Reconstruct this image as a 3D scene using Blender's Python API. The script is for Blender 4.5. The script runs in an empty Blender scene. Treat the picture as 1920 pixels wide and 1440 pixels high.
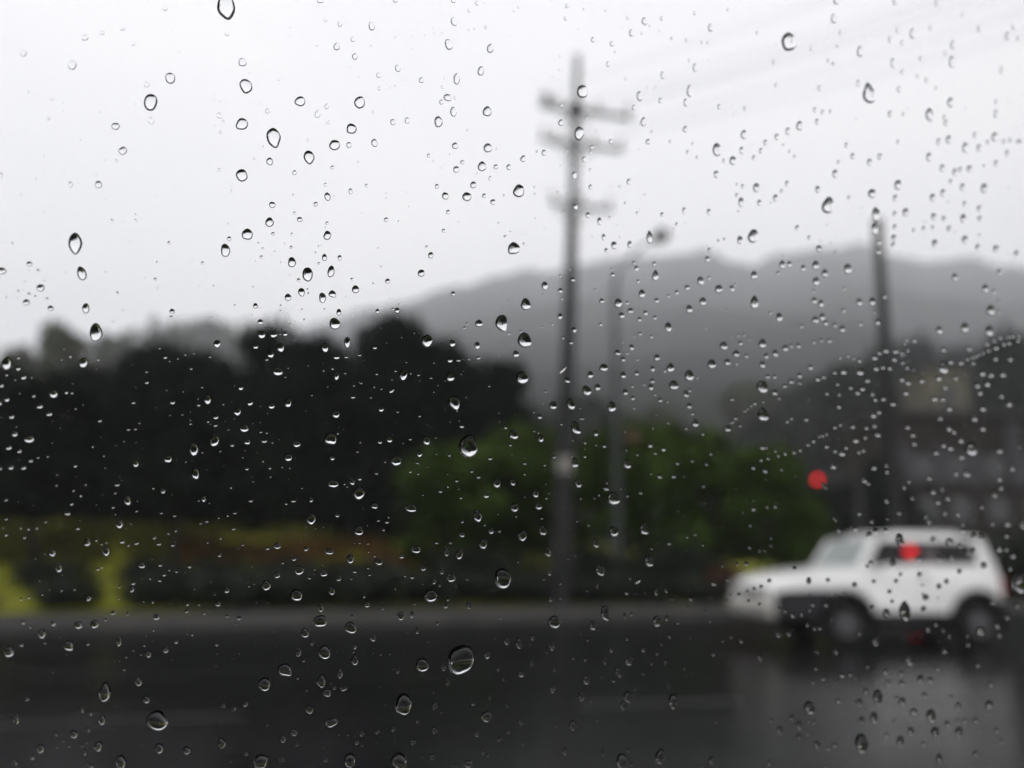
import bpy, bmesh, math, random
import numpy as np
from mathutils import Vector, Matrix, noise

random.seed(7)
rng = np.random.default_rng(7)
PI = math.pi
SC = bpy.context.scene
COL = SC.collection

# ------------------------------------------------------------------ camera
CAM_H = 1.35
FPX = 1600.0                       # focal length in pixels of the 1920 px wide photograph
PITCH = math.atan(0.2)
ROLL = math.radians(0.5)
CAM = Vector((0, 0, CAM_H))
FWD = Vector((0, math.cos(PITCH), math.sin(PITCH)))
_r, _u = Vector((1, 0, 0)), Vector((0, -math.sin(PITCH), math.cos(PITCH)))
RGT = _r * math.cos(ROLL) + _u * math.sin(ROLL)
UPV = _u * math.cos(ROLL) - _r * math.sin(ROLL)
cam_data = bpy.data.cameras.new('camera')
cam = bpy.data.objects.new('camera', cam_data)
COL.objects.link(cam)
cam.matrix_world = Matrix((
    (RGT.x, UPV.x, -FWD.x, CAM.x), (RGT.y, UPV.y, -FWD.y, CAM.y),
    (RGT.z, UPV.z, -FWD.z, CAM.z), (0, 0, 0, 1)))
cam_data.sensor_width = 36.0
cam_data.lens = 30.0
cam_data.clip_start = 0.005
cam_data.clip_end = 20000
cam_data.dof.use_dof = True
cam_data.dof.focus_distance = 0.0990
cam_data.dof.aperture_fstop = 14.5
SC.camera = cam

# ------------------------------------------------------------------ overcast sky, soft sun
world = bpy.data.worlds.new('World')
SC.world = world
world.use_nodes = True
nt = world.node_tree
nt.nodes.clear()
N = nt.nodes.new
L = nt.links.new
SUN_EL, SUN_AZ = math.radians(48), math.radians(200)
wo = N('ShaderNodeOutputWorld'); bg = N('ShaderNodeBackground'); bg.inputs['Strength'].default_value = 0.15
sky = N('ShaderNodeTexSky'); sky.sky_type = 'NISHITA'; sky.sun_disc = False
sky.sun_elevation = SUN_EL; sky.sun_rotation = SUN_AZ
tc = N('ShaderNodeTexCoord'); mp = N('ShaderNodeMapping'); mp.inputs['Scale'].default_value = (1.0, 1.0, 2.2)
nz = N('ShaderNodeTexNoise'); nz.inputs['Scale'].default_value = 1.7; nz.inputs['Detail'].default_value = 3.0
rp = N('ShaderNodeValToRGB')
rp.color_ramp.elements[0].position = 0.30; rp.color_ramp.elements[0].color = (8.75, 8.65, 9.05, 1)
rp.color_ramp.elements[1].position = 0.70; rp.color_ramp.elements[1].color = (10.1, 9.9, 9.9, 1)
mx = N('ShaderNodeMix'); mx.data_type = 'RGBA'; mx.inputs['Factor'].default_value = 0.95
L(tc.outputs['Generated'], mp.inputs['Vector']); L(mp.outputs['Vector'], nz.inputs['Vector'])
L(nz.outputs['Fac'], rp.inputs['Fac']); L(sky.outputs['Color'], mx.inputs['A']); sx = N('ShaderNodeSeparateXYZ'); gr = N('ShaderNodeMapRange'); gr.interpolation_type = 'SMOOTHSTEP'     # rain mist pales the sky towards the horizon all round
gr.inputs['From Min'].default_value = 0.0; gr.inputs['From Max'].default_value = 0.5; gr.inputs['To Min'].default_value = 1.22; gr.inputs['To Max'].default_value = 1.0
vm = N('ShaderNodeVectorMath'); vm.operation = 'SCALE'
L(tc.outputs['Generated'], sx.inputs[0]); L(sx.outputs['Z'], gr.inputs['Value']); L(gr.outputs['Result'], vm.inputs['Scale'])
L(rp.outputs['Color'], vm.inputs[0]); L(vm.outputs['Vector'], mx.inputs['B'])
L(mx.outputs['Result'], bg.inputs['Color']); L(bg.outputs['Background'], wo.inputs['Surface'])

sd = bpy.data.lights.new('sun', 'SUN'); sd.energy = 1.0; sd.angle = math.radians(40); sd.color = (1.0, 0.97, 0.93)
sun = bpy.data.objects.new('sun', sd); COL.objects.link(sun)
_sv = Vector((math.sin(SUN_AZ) * math.cos(SUN_EL), math.cos(SUN_AZ) * math.cos(SUN_EL), math.sin(SUN_EL)))
sun.rotation_euler = (-_sv).to_track_quat('-Z', 'Y').to_euler()
sun.location = (0, -20, 60)

SC.view_settings.view_transform = 'Standard'
SC.view_settings.look = 'None'
SC.view_settings.exposure = 0.0
SC.view_settings.gamma = 1.0
SC.view_settings.use_curve_mapping = False
cy = SC.cycles
cy.max_bounces = 18; cy.transmission_bounces = 18; cy.transparent_max_bounces = 24
cy.diffuse_bounces = 2; cy.glossy_bounces = 4; cy.volume_bounces = 2
cy.sample_clamp_indirect = 12.0
cy.use_adaptive_sampling = True
cy.adaptive_threshold = 0.008
cy.use_denoising = True
cy.blur_glossy = 0.0
cy.caustics_reflective = True
cy.caustics_refractive = True

# ------------------------------------------------------------------ helpers
def ray(px, py):
    return FWD + RGT * ((px - 960) / FPX) + UPV * ((720 - py) / FPX)

def at(px, py, Y):
    """the point seen at a pixel of the photograph at world distance Y"""
    d = ray(px, py)
    return CAM + d * (Y / d.y)

def gp(px, py, z=0.0):
    d = ray(px, py)
    return CAM + d * ((z - CAM_H) / d.z)

def tag(o, label=None, cat=None, group=None, kind=None):
    if label: o['label'] = label
    if cat: o['category'] = cat
    if group: o['group'] = group
    if kind: o['kind'] = kind
    return o

def empty(name, loc, label=None, cat=None, group=None, rz=0.0):
    o = bpy.data.objects.new(name, None)
    COL.objects.link(o)
    o.empty_display_size = 0.2
    o.location = loc; o.rotation_euler = (0, 0, rz)
    return tag(o, label, cat, group)

class MB:
    """collects shapes and links them as one mesh object"""
    def __init__(self): self.v, self.f, self.s = [], [], []
    def add(self, vs, fs, smooth=False):
        b = len(self.v)
        self.v += [tuple(p) for p in vs]
        self.f += [tuple(i + b for i in f) for f in fs]
        self.s += [smooth] * len(fs)
    def box(self, c, size, rot=None):
        hx, hy, hz = size[0] / 2, size[1] / 2, size[2] / 2
        vs = [Vector((x, y, z)) for x in (-hx, hx) for y in (-hy, hy) for z in (-hz, hz)]
        if rot is not None: vs = [rot @ v for v in vs]
        vs = [v + Vector(c) for v in vs]
        self.add(vs, [(0, 1, 3, 2), (4, 6, 7, 5), (0, 4, 5, 1), (2, 3, 7, 6), (0, 2, 6, 4), (1, 5, 7, 3)])
    def hexa(self, p):                                    # eight corners: bottom four, top four
        self.add(p, [(3, 2, 1, 0), (4, 5, 6, 7), (0, 1, 5, 4), (1, 2, 6, 5), (2, 3, 7, 6), (3, 0, 4, 7)])
    def tube(self, pts, rad, seg=10, caps=True):
        pts = [Vector(p) for p in pts]
        n = len(pts)
        rads = rad if isinstance(rad, (list, tuple)) else [rad] * n
        vs = []
        for i, p in enumerate(pts):
            t = (pts[min(i + 1, n - 1)] - pts[max(i - 1, 0)]).normalized()
            a = Vector((0, 0, 1)) if abs(t.z) < 0.9 else Vector((1, 0, 0))
            u = t.cross(a).normalized(); w = t.cross(u)
            for k in range(seg):
                an = 2 * PI * k / seg
                vs.append(p + (u * math.cos(an) + w * math.sin(an)) * rads[i])
        fs = [(i * seg + k, i * seg + (k + 1) % seg, (i + 1) * seg + (k + 1) % seg, (i + 1) * seg + k)
              for i in range(n - 1) for k in range(seg)]
        self.add(vs, fs, True)
        if caps:
            self.add(vs[:seg], [tuple(reversed(range(seg)))])
            self.add(vs[-seg:], [tuple(range(seg))])
    def lathe(self, c, axis, prof, seg=24):              # prof: (radius, distance along the axis)
        axis = Vector(axis).normalized()
        a = Vector((0, 0, 1)) if abs(axis.z) < 0.9 else Vector((1, 0, 0))
        u = axis.cross(a).normalized(); w = axis.cross(u)
        vs = []
        for r, h in prof:
            for k in range(seg):
                an = 2 * PI * k / seg
                vs.append(Vector(c) + axis * h + (u * math.cos(an) + w * math.sin(an)) * max(r, 1e-4))
        fs = [(i * seg + k, i * seg + (k + 1) % seg, (i + 1) * seg + (k + 1) % seg, (i + 1) * seg + k)
              for i in range(len(prof) - 1) for k in range(seg)]
        self.add(vs, fs, True)
    def prism(self, poly, y0, y1, top=None):             # poly in (x, z), extruded along y; top(x, z, y) moves points
        n = len(poly)
        f = top or (lambda x, z, y: (x, y, z))
        vs = [f(x, z, y0) for x, z in poly] + [f(x, z, y1) for x, z in poly]
        fs = [tuple(range(n)), tuple(reversed(range(n, 2 * n)))]
        fs += [((i + 1) % n, i, n + i, n + (i + 1) % n) for i in range(n)]
        self.add(vs, fs)
    def build(self, name, mat, parent=None, bevel=0.0, fix=False):
        me = bpy.data.meshes.new(name)
        me.from_pydata(self.v, [], self.f)
        me.polygons.foreach_set('use_smooth', self.s)
        if fix:
            bm = bmesh.new(); bm.from_mesh(me)
            bmesh.ops.recalc_face_normals(bm, faces=bm.faces)
            bm.to_mesh(me); bm.free()
        me.materials.append(mat)
        me.update()
        o = bpy.data.objects.new(name, me)
        COL.objects.link(o)
        if parent is not None: o.parent = parent
        if bevel:
            m = o.modifiers.new('bevel', 'BEVEL'); m.width = bevel; m.segments = 3; m.limit_method = 'ANGLE'
        return o

def copy_tree(o, parent=None):
    c = o.copy(); COL.objects.link(c)
    if parent is not None: c.parent = parent
    for ch in [q for q in bpy.data.objects if q.parent == o]:
        copy_tree(ch, c)
    return c

def mat(name, col, rough=0.6, spec=0.5, metal=0.0, var=0.0, scale=3.0, col2=None, bump=0.0, bscale=30.0, coat=0.0, emit=None):
    m = bpy.data.materials.new(name); m.use_nodes = True
    t = m.node_tree; p = t.nodes['Principled BSDF']
    p.inputs['Roughness'].default_value = rough
    p.inputs['Specular IOR Level'].default_value = spec
    p.inputs['Metallic'].default_value = metal
    p.inputs['Coat Weight'].default_value = coat
    p.inputs['Base Color'].default_value = (*col, 1)
    if col2 is None and var: col2 = tuple(c * (1 + var) for c in col); col = tuple(c * (1 - var) for c in col)
    if col2 is not None or bump:
        co = t.nodes.new('ShaderNodeTexCoord')
    if col2 is not None:
        n = t.nodes.new('ShaderNodeTexNoise'); n.inputs['Scale'].default_value = scale; n.inputs['Detail'].default_value = 5
        r = t.nodes.new('ShaderNodeValToRGB')
        r.color_ramp.elements[0].position = 0.32; r.color_ramp.elements[0].color = (*col, 1)
        r.color_ramp.elements[1].position = 0.68; r.color_ramp.elements[1].color = (*col2, 1)
        t.links.new(co.outputs['Object'], n.inputs['Vector']); t.links.new(n.outputs['Fac'], r.inputs['Fac'])
        t.links.new(r.outputs['Color'], p.inputs['Base Color'])
    if bump:
        n = t.nodes.new('ShaderNodeTexNoise'); n.inputs['Scale'].default_value = bscale; n.inputs['Detail'].default_value = 4
        b = t.nodes.new('ShaderNodeBump'); b.inputs['Strength'].default_value = bump; b.inputs['Distance'].default_value = 0.05
        t.links.new(co.outputs['Object'], n.inputs['Vector']); t.links.new(n.outputs['Fac'], b.inputs['Height'])
        t.links.new(b.outputs['Normal'], p.inputs['Normal'])
    if emit:
        p.inputs['Emission Color'].default_value = (*emit[0], 1); p.inputs['Emission Strength'].default_value = emit[1]
    return m

def glass(name, ior, col=(1, 1, 1)):
    m = bpy.data.materials.new(name); m.use_nodes = True
    t = m.node_tree; t.nodes.clear()
    o = t.nodes.new('ShaderNodeOutputMaterial'); g = t.nodes.new('ShaderNodeBsdfGlass')
    g.inputs['IOR'].default_value = ior; g.inputs['Roughness'].default_value = 0.0; g.inputs['Color'].default_value = (*col, 1)
    t.links.new(g.outputs[0], o.inputs['Surface'])
    return m

def tinted(name, col, gloss=0.08, veil=0.0):
    m = bpy.data.materials.new(name); m.use_nodes = True
    t = m.node_tree; t.nodes.clear()
    o = t.nodes.new('ShaderNodeOutputMaterial'); a = t.nodes.new('ShaderNodeBsdfTransparent'); g = t.nodes.new('ShaderNodeBsdfGlossy')
    x = t.nodes.new('ShaderNodeMixShader'); fr = t.nodes.new('ShaderNodeFresnel'); fr.inputs['IOR'].default_value = 1.0 + gloss * 6
    a.inputs['Color'].default_value = (*col, 1); g.inputs['Roughness'].default_value = 0.03
    t.links.new(fr.outputs[0], x.inputs[0]); t.links.new(a.outputs[0], x.inputs[1]); t.links.new(g.outputs[0], x.inputs[2])
    out = x
    if veil:                                   # pale diffuse veil painted in place of sky reflected by the glass
        df = t.nodes.new('ShaderNodeBsdfDiffuse'); df.inputs['Color'].default_value = (0.50, 0.55, 0.54, 1)
        out = t.nodes.new('ShaderNodeMixShader'); out.inputs[0].default_value = veil
        t.links.new(x.outputs[0], out.inputs[1]); t.links.new(df.outputs[0], out.inputs[2])
    t.links.new(out.outputs[0], o.inputs['Surface'])
    return m

M = {}
M['asphalt'] = mat('wet_asphalt', (0.005, 0.0052, 0.0058), 0.17, 0.10, scale=0.35, col2=(0.009, 0.009, 0.0095), bump=0.06, bscale=60)
_t = M['asphalt'].node_tree; _c = _t.nodes.new('ShaderNodeTexCoord'); _m = _t.nodes.new('ShaderNodeMapping'); _n = _t.nodes.new('ShaderNodeTexNoise'); _g = _t.nodes.new('ShaderNodeMapRange')
_m.inputs['Rotation'].default_value = (0, 0, -0.28); _m.inputs['Scale'].default_value = (0.10, 1.3, 1); _n.inputs['Scale'].default_value = 1.0; _n.inputs['Detail'].default_value = 4
_g.inputs['From Min'].default_value = 0.3; _g.inputs['From Max'].default_value = 0.7; _g.inputs['To Min'].default_value = 0.10; _g.inputs['To Max'].default_value = 0.21
_t.links.new(_c.outputs['Object'], _m.inputs['Vector']); _t.links.new(_m.outputs['Vector'], _n.inputs['Vector']); _t.links.new(_n.outputs['Fac'], _g.inputs['Value'])
_t.links.new(_g.outputs['Result'], _t.nodes['Principled BSDF'].inputs['Roughness'])
M['paint'] = mat('worn_road_paint', (0.008, 0.008, 0.008), 0.3, 0.2, scale=1.6, col2=(0.026, 0.026, 0.0255))
M['kerb'] = mat('kerb_concrete', (0.028, 0.027, 0.025), 0.8, 0.3, scale=1.2, col2=(0.05, 0.048, 0.044))
M['pavement'] = mat('wet_pavement', (0.018, 0.018, 0.017), 0.7, 0.2, scale=0.8, col2=(0.034, 0.032, 0.03))
M['soil'] = mat('ground_soil', (0.018, 0.018, 0.012), 0.9, 0.2, scale=0.2, col2=(0.03, 0.032, 0.018))
M['lawn'] = mat('lawn_grass', (0.06, 0.065, 0.007), 0.9, 0.1, scale=0.22, col2=(0.22, 0.225, 0.014), bump=0.5, bscale=25)
M['hill'] = mat('forest_hill', (0.005, 0.007, 0.006), 0.95, 0.05, scale=0.018, col2=(0.013, 0.015, 0.012))
M['leaf_black'] = mat('leaves_evergreen', (0.003, 0.0045, 0.004), 0.85, 0.08, scale=0.5, col2=(0.008, 0.012, 0.007))
M['leaf_green'] = mat('leaves_green', (0.010, 0.024, 0.002), 0.75, 0.1, scale=0.5, col2=(0.046, 0.078, 0.005))
M['leaf_olive'] = mat('leaves_olive', (0.022, 0.028, 0.015), 0.8, 0.15, scale=0.5, col2=(0.05, 0.055, 0.028))
M['leaf_yellow'] = mat('leaves_yellow_green', (0.035, 0.036, 0.006), 0.85, 0.1, scale=0.6, col2=(0.10, 0.098, 0.016))
M['leaf_hedge'] = mat('leaves_hedge', (0.006, 0.009, 0.006), 0.7, 0.15, scale=1.2, col2=(0.018, 0.024, 0.012))
M['leaf_red'] = mat('leaves_russet', (0.030, 0.022, 0.006), 0.8, 0.1, scale=0.5, col2=(0.095, 0.050, 0.012))
M['bark'] = mat('wet_bark', (0.012, 0.011, 0.010), 0.9, 0.2, scale=3, col2=(0.03, 0.027, 0.022))
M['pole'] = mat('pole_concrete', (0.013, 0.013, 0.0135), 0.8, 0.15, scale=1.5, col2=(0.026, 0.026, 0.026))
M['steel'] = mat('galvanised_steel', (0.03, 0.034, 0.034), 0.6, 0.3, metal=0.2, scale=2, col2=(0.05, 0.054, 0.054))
M['pole_glare'] = mat('pole_top_painted_glare', (0.17, 0.175, 0.18), 0.75, 0.2, var=0.15)  # paleness stands in for sky glare bleeding over the pole top
M['armsteel'] = mat('crossarm_steel', (0.27, 0.28, 0.28), 0.6, 0.4, var=0.2)
M['dark'] = mat('dark_metal', (0.02, 0.02, 0.022), 0.5, 0.4, var=0.3)
M['ceramic'] = mat('insulator_ceramic', (0.26, 0.25, 0.24), 0.35, 0.5, var=0.2)
M['wire'] = mat('wire_rubber', (0.02, 0.02, 0.02), 0.7, 0.3)
M['white'] = mat('white_car_paint', (0.74, 0.745, 0.73), 0.35, 0.5, scale=1.5, col2=(0.80, 0.80, 0.79), coat=0.6)
M['black'] = mat('black_plastic', (0.012, 0.012, 0.014), 0.6, 0.3, var=0.2)
M['bumper'] = mat('grey_bumper', (0.34, 0.335, 0.31), 0.6, 0.4, var=0.08)
M['tyre'] = mat('tyre_rubber', (0.012, 0.012, 0.013), 0.85, 0.2, var=0.2)
M['rim'] = mat('wheel_rim', (0.05, 0.05, 0.052), 0.5, 0.5, metal=0.4, var=0.1)
M['hub'] = mat('hub_metal', (0.13, 0.13, 0.135), 0.4, 0.5, metal=0.4)
M['seat'] = mat('seat_fabric', (0.02, 0.018, 0.018), 0.9, 0.2, var=0.2)
M['lamp_clear'] = mat('clear_lamp', (0.45, 0.45, 0.42), 0.15, 0.6)
M['lamp_red_off'] = mat('red_lens', (0.25, 0.01, 0.01), 0.2, 0.5)
M['amber'] = mat('amber_lens', (0.07, 0.025, 0.004), 0.3, 0.5)
M['win_light'] = tinted('sky_sheen_car_glass', (0.62, 0.68, 0.66), 0.10, 0.42)  # windscreen paleness from reflected sky, put into a diffuse mix
M['win_dark'] = tinted('privacy_glass', (0.62, 0.58, 0.60), 0.05)
M['red_on'] = mat('red_signal_lit', (0.3, 0.01, 0.01), 0.4, 0.4, emit=((1.0, 0.0, 0.006), 3.2))
M['red_on2'] = mat('red_pedestrian_lit', (0.3, 0.01, 0.01), 0.4, 0.4, emit=((1.0, 0.0, 0.006), 12.0))
M['lens_off'] = mat('unlit_lens', (0.02, 0.03, 0.025), 0.3, 0.5)
M['beige'] = mat('beige_render', (0.10, 0.093, 0.07), 0.8, 0.3, var=0.15, scale=0.6)
M['brownwall'] = mat('dark_brick', (0.018, 0.014, 0.013), 0.9, 0.2, var=0.3, scale=1.0)
M['pilaster'] = mat('pale_pilaster', (0.038, 0.037, 0.045), 0.8, 0.3, var=0.1)
M['bglass'] = mat('building_glass', (0.015, 0.017, 0.02), 0.15, 0.5)
M['interior'] = mat('cabin_trim', (0.012, 0.012, 0.013), 0.8, 0.2, var=0.2)
M['seal'] = mat('window_seal', (0.01, 0.01, 0.01), 0.7, 0.2)
M['smudge'] = bpy.data.materials.new('dried_smudge'); M['smudge'].use_nodes = True
_p = M['smudge'].node_tree.nodes['Principled BSDF']; _p.inputs['Base Color'].default_value = (.5, .5, .48, 1); _p.inputs['Alpha'].default_value = .07; _p.inputs['Roughness'].default_value = .9
M['water'] = glass('rain_water', 1.333)
M['pane'] = glass('window_glass', 1.5)
M['wetted'] = glass('water_on_glass', 1.333 / 1.5)      # where water touches the pane there is no air between

# ------------------------------------------------------------------ own car: wet side window and dark cabin
S_YAW = 0.36
Z0 = 0.1 * (1 + S_YAW * 0.225)
PN = (FWD - RGT * S_YAW).normalized()
PD = Z0 * FWD.dot(PN)
PTH = 0.0032
E1 = Vector((0, 0, 1)).cross(PN).normalized() * -1
if E1.dot(RGT) < 0: E1 = -E1
EV = E1.cross(PN).normalized()
if EV.z < 0: EV = -EV
E2 = Vector((PN.x, PN.y, 0)).normalized()
PC = CAM + PN * PD

def on_pane(px, py):
    """the point of the pane's outer face seen at a pixel (the ray bends in the glass)"""
    d = ray(px, py).normalized()
    c = d.dot(PN)
    p = CAM + d * ((PD - PTH) / c)
    tang = (d - PN * c) / 1.5
    ins = tang + PN * math.sqrt(max(0.0, 1 - tang.length_squared))
    return p + ins * (PTH / ins.dot(PN))

own = empty('passenger_car', CAM + E2 * -0.6 + Vector((0, 0, -CAM_H)),
            'nearest car, its wet side window glass filling the whole view', 'car')
own_inv = Matrix.Translation(own.location).inverted()

def own_build(mb, name, m, **k):
    mb.v = [tuple(own_inv @ Vector(v)) for v in mb.v]
    return mb.build(name, m, own, **k)

WU0, WU1, WV0, WV1 = -0.40, 0.42, -0.26, 0.20
mb = MB()
mb.hexa([PC + E1 * u + EV * v + PN * w for v in (WV0, WV1) for u, w in ((WU0, -PTH), (WU1, -PTH), (WU1, 0), (WU0, 0))])
pane = own_build(mb, 'window_glass', M['pane'], fix=True)
mb = MB()
for (u0, u1, v0, v1) in ((WU0 - .03, WU0 - .001, WV0 - .03, WV1 + .03), (WU1 + .001, WU1 + .03, WV0 - .03, WV1 + .03),
                         (WU0 - .001, WU1 + .001, WV0 - .03, WV0 - .001), (WU0 - .001, WU1 + .001, WV1 + .001, WV1 + .03)):
    mb.hexa([PC + E1 * u + EV * v + PN * w for v in (v0, v1) for u, w in ((u0, -.02), (u1, -.02), (u1, .012), (u0, .012))])
own_build(mb, 'window_seal', M['seal'])
# shell: a section swept along the car, open only at this window
zl = (PC + EV * (WV0 - .03)).z; zh = (PC + EV * (WV1 + .03)).z
e2l = (PC + EV * (WV0 - .03) - CAM).dot(E2); e2h = (PC + EV * (WV1 + .03) - CAM).dot(E2)
sec = [(e2l, zl), (e2h, zh), (e2h - .12, zh + .07), (-1.25, zh + .07), (-1.37, zh), (-1.5, zl), (-1.5, .35), (e2l + .04, .30), (e2l + .04, zl - .12)]
base = lambda u, e, z: CAM + E1 * u + E2 * e + Vector((0, 0, z - CAM_H))
us = [-1.1, WU0 - .03, WU1 + .03, 1.1]
mb = MB()
ns = len(sec)
vs = [base(u, e, z) for u in us for e, z in sec]
fs = []
for i in range(3):
    for k in range(ns):
        if i == 1 and k == 0: continue
        fs.append((i * ns + k, i * ns + (k + 1) % ns, (i + 1) * ns + (k + 1) % ns, (i + 1) * ns + k))
fs += [tuple(range(ns)), tuple(range(3 * ns, 4 * ns))]
mb.add(vs, fs)
own_build(mb, 'cabin_shell', M['interior'])
mb = MB()
ctr = CAM + E2 * -0.75 + E1 * 0.75 + Vector((0, 0, -.62))
R = Matrix((E1, E2, Vector((0, 0, 1)))).transposed()
mb.box(ctr + Vector((0, 0, -.18)), (.5, 1.1, .16), R); mb.box(ctr + E1 * .2 + Vector((0, 0, .2)), (.14, 1.1, .62), R)
own_build(mb, 'bench_seat', M['seat'], bevel=.04)

# ------------------------------------------------------------------ ground, road, kerb, lawn, hills
K0, K1 = gp(0, 1183), gp(1300, 1156)
TD = (K1 - K0).normalized(); ND = Vector((-TD.y, TD.x, 0))
def ts(t, s, z=0.0): return K0 + TD * t + ND * s + Vector((0, 0, z))
def to_ts(p): q = Vector((p.x, p.y, 0)) - K0; return q.dot(TD), q.dot(ND)
def sm(a, b, x): x = min(1, max(0, (x - a) / (b - a))); return x * x * (3 - 2 * x)
def bank(t, s):
    if s < 2.2: return 0.13
    h = 0.13 + 0.25 * sm(2.2, 7, s) + 1.75 * sm(7.5, 17, s) + 0.9 * sm(17, 40, s)
    return h * (1 - 0.55 * sm(17, 26, t)) + 0.07 * noise.noise(Vector((t * .22, s * .22, 3)))
def ground_z(p):
    t, s = to_ts(p)
    return 0.0 if s < 0 else bank(t, s)
def on_ground(px, Y):
    p = at(px, 900, Y); return Vector((p.x, p.y, ground_z(p)))

mb = MB(); S = 6000
mb.add([(-S, -S, -.3), (S, -S, -.3), (S, S, -.3), (-S, S, -.3)], [(0, 1, 2, 3)])
tag(mb.build('ground', M['soil']), kind='structure')
mb = MB()
mb.add([ts(-120, -24), ts(160, -24), ts(160, -.15), ts(-120, -.15)], [(0, 1, 2, 3)])
tag(mb.build('road', M['asphalt']), kind='structure')
mb = MB()
mb.prism([(0, 0)], 0, 0) if False else None
a = [ts(-120, -.15, -.02), ts(160, -.15, -.02), ts(160, 0.06, -.02), ts(-120, 0.06, -.02)]
b = [ts(-120, -.12, .14), ts(160, -.12, .14), ts(160, 0.06, .14), ts(-120, 0.06, .14)]
mb.hexa(a + b)
tag(mb.build('kerb', M['kerb'], bevel=.02), kind='structure')
mb = MB()
mb.add([ts(-120, .06, .13), ts(160, .06, .13), ts(160, 2.3, .135), ts(-120, 2.3, .135)], [(0, 1, 2, 3)])
tag(mb.build('pavement', M['pavement']), kind='structure')
# worn dashes of the lane line
l0, l1 = gp(-40, 1362), gp(1060, 1328)
ld = (l1 - l0).normalized(); ln = Vector((-ld.y, ld.x, 0))
mb = MB()
for d0 in (-9.0, 0.0, 4.9, 12.4, 19):
    d1 = d0 + (2.0 if d0 == 0 else 1.6)
    q = [l0 + ld * d0, l0 + ld * d1, l0 + ld * d1 + ln * .14, l0 + ld * d0 + ln * .14]
    mb.add([v + Vector((0, 0, .004)) for v in q], [(0, 1, 2, 3)])
tag(mb.build('lane_line', M['paint']), kind='structure')
# lawn and planted bank
mb = MB(); nt_, ns_ = 150, 50
tt = [-60 + 150 * i / (nt_ - 1) for i in range(nt_)]; ss = [2.25 + 75 * (k / (ns_ - 1)) ** 1.6 for k in range(ns_)]
mb.add([ts(t, s, bank(t, s)) for t in tt for s in ss],
       [(i * ns_ + k, (i + 1) * ns_ + k, (i + 1) * ns_ + k + 1, i * ns_ + k + 1) for i in range(nt_ - 1) for k in range(ns_ - 1)], True)
tag(mb.build('lawn', M['lawn']), kind='structure')

# wooded hill: a ridge traced in elevation over azimuth, rising from its foot
ridge = [(-400, 690), (100, 700), (400, 670), (560, 625), (640, 598), (700, 580), (800, 550), (900, 527), (1000, 510), (1100, 497), (1200, 488),
         (1280, 480), (1350, 483), (1410, 490), (1480, 482), (1560, 468), (1640, 478), (1740, 493), (1840, 488), (1920, 505), (2100, 530), (2600, 640)]
R0, R1, R2 = 105.0, 2050.0, 2600.0
mb = MB(); na, nr = 130, 46
for i in range(na):
    px = -400 + 3000 * i / (na - 1)
    for j in range(len(ridge) - 1):
        if ridge[j][0] <= px <= ridge[j + 1][0]: break
    f = (px - ridge[j][0]) / (ridge[j + 1][0] - ridge[j][0]); py = ridge[j][1] * (1 - f) + ridge[j + 1][1] * f
    p = at(px, py, R1); az = Vector((p.x, p.y, 0)).normalized(); Hh = p.z; D = Vector((p.x, p.y, 0)).length
    for k in range(nr):
        q = k / (nr - 1)
        if q < .8: r = R0 + (D - R0) * (q / .8) ** 1.8
        else: r = D + (R2 - R1) * (q - .8) / .2
        e = ((r - R0) / (D - R0)) if r <= D else 1.0
        z = (Hh / D) * r * e ** 0.27 if r <= D else Hh * (1 - .5 * ((r - D) / (R2 - R1)))
        pos = az * r
        w = sm(0, .25, q) * r * .012
        z += w * noise.noise(Vector((pos.x * .006, pos.y * .006, 1))) * 1.6 + w * .5 * noise.noise(Vector((pos.x * .03, pos.y * .03, 5)))
        mb.v.append((pos.x, pos.y, z - 2.5 * (1 - sm(0, .2, q))))
mb.f = [(i * nr + k, (i + 1) * nr + k, (i + 1) * nr + k + 1, i * nr + k + 1) for i in range(na - 1) for k in range(nr - 1)]
mb.s = [True] * len(mb.f)
tag(mb.build('hill', M['hill']), kind='structure')

# rain mist between here and the hills
HAZE = 0.00048
mb = MB(); mb.box((400, 1250, 452), (6000, 3400, 906))
hz = mb.build('haze', M['water'])
hm = bpy.data.materials.new('rain_mist'); hm.use_nodes = True
t = hm.node_tree; t.nodes.clear()
o = t.nodes.new('ShaderNodeOutputMaterial'); v = t.nodes.new('ShaderNodeVolumePrincipled')
v.inputs['Color'].default_value = (0.95, 0.97, 1.0, 1); v.inputs['Density'].default_value = HAZE; v.inputs['Anisotropy'].default_value = 0.2
t.links.new(v.outputs[0], o.inputs['Volume'])
hz.data.materials.clear(); hz.data.materials.append(hm)
tag(hz, kind='stuff')

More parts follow.
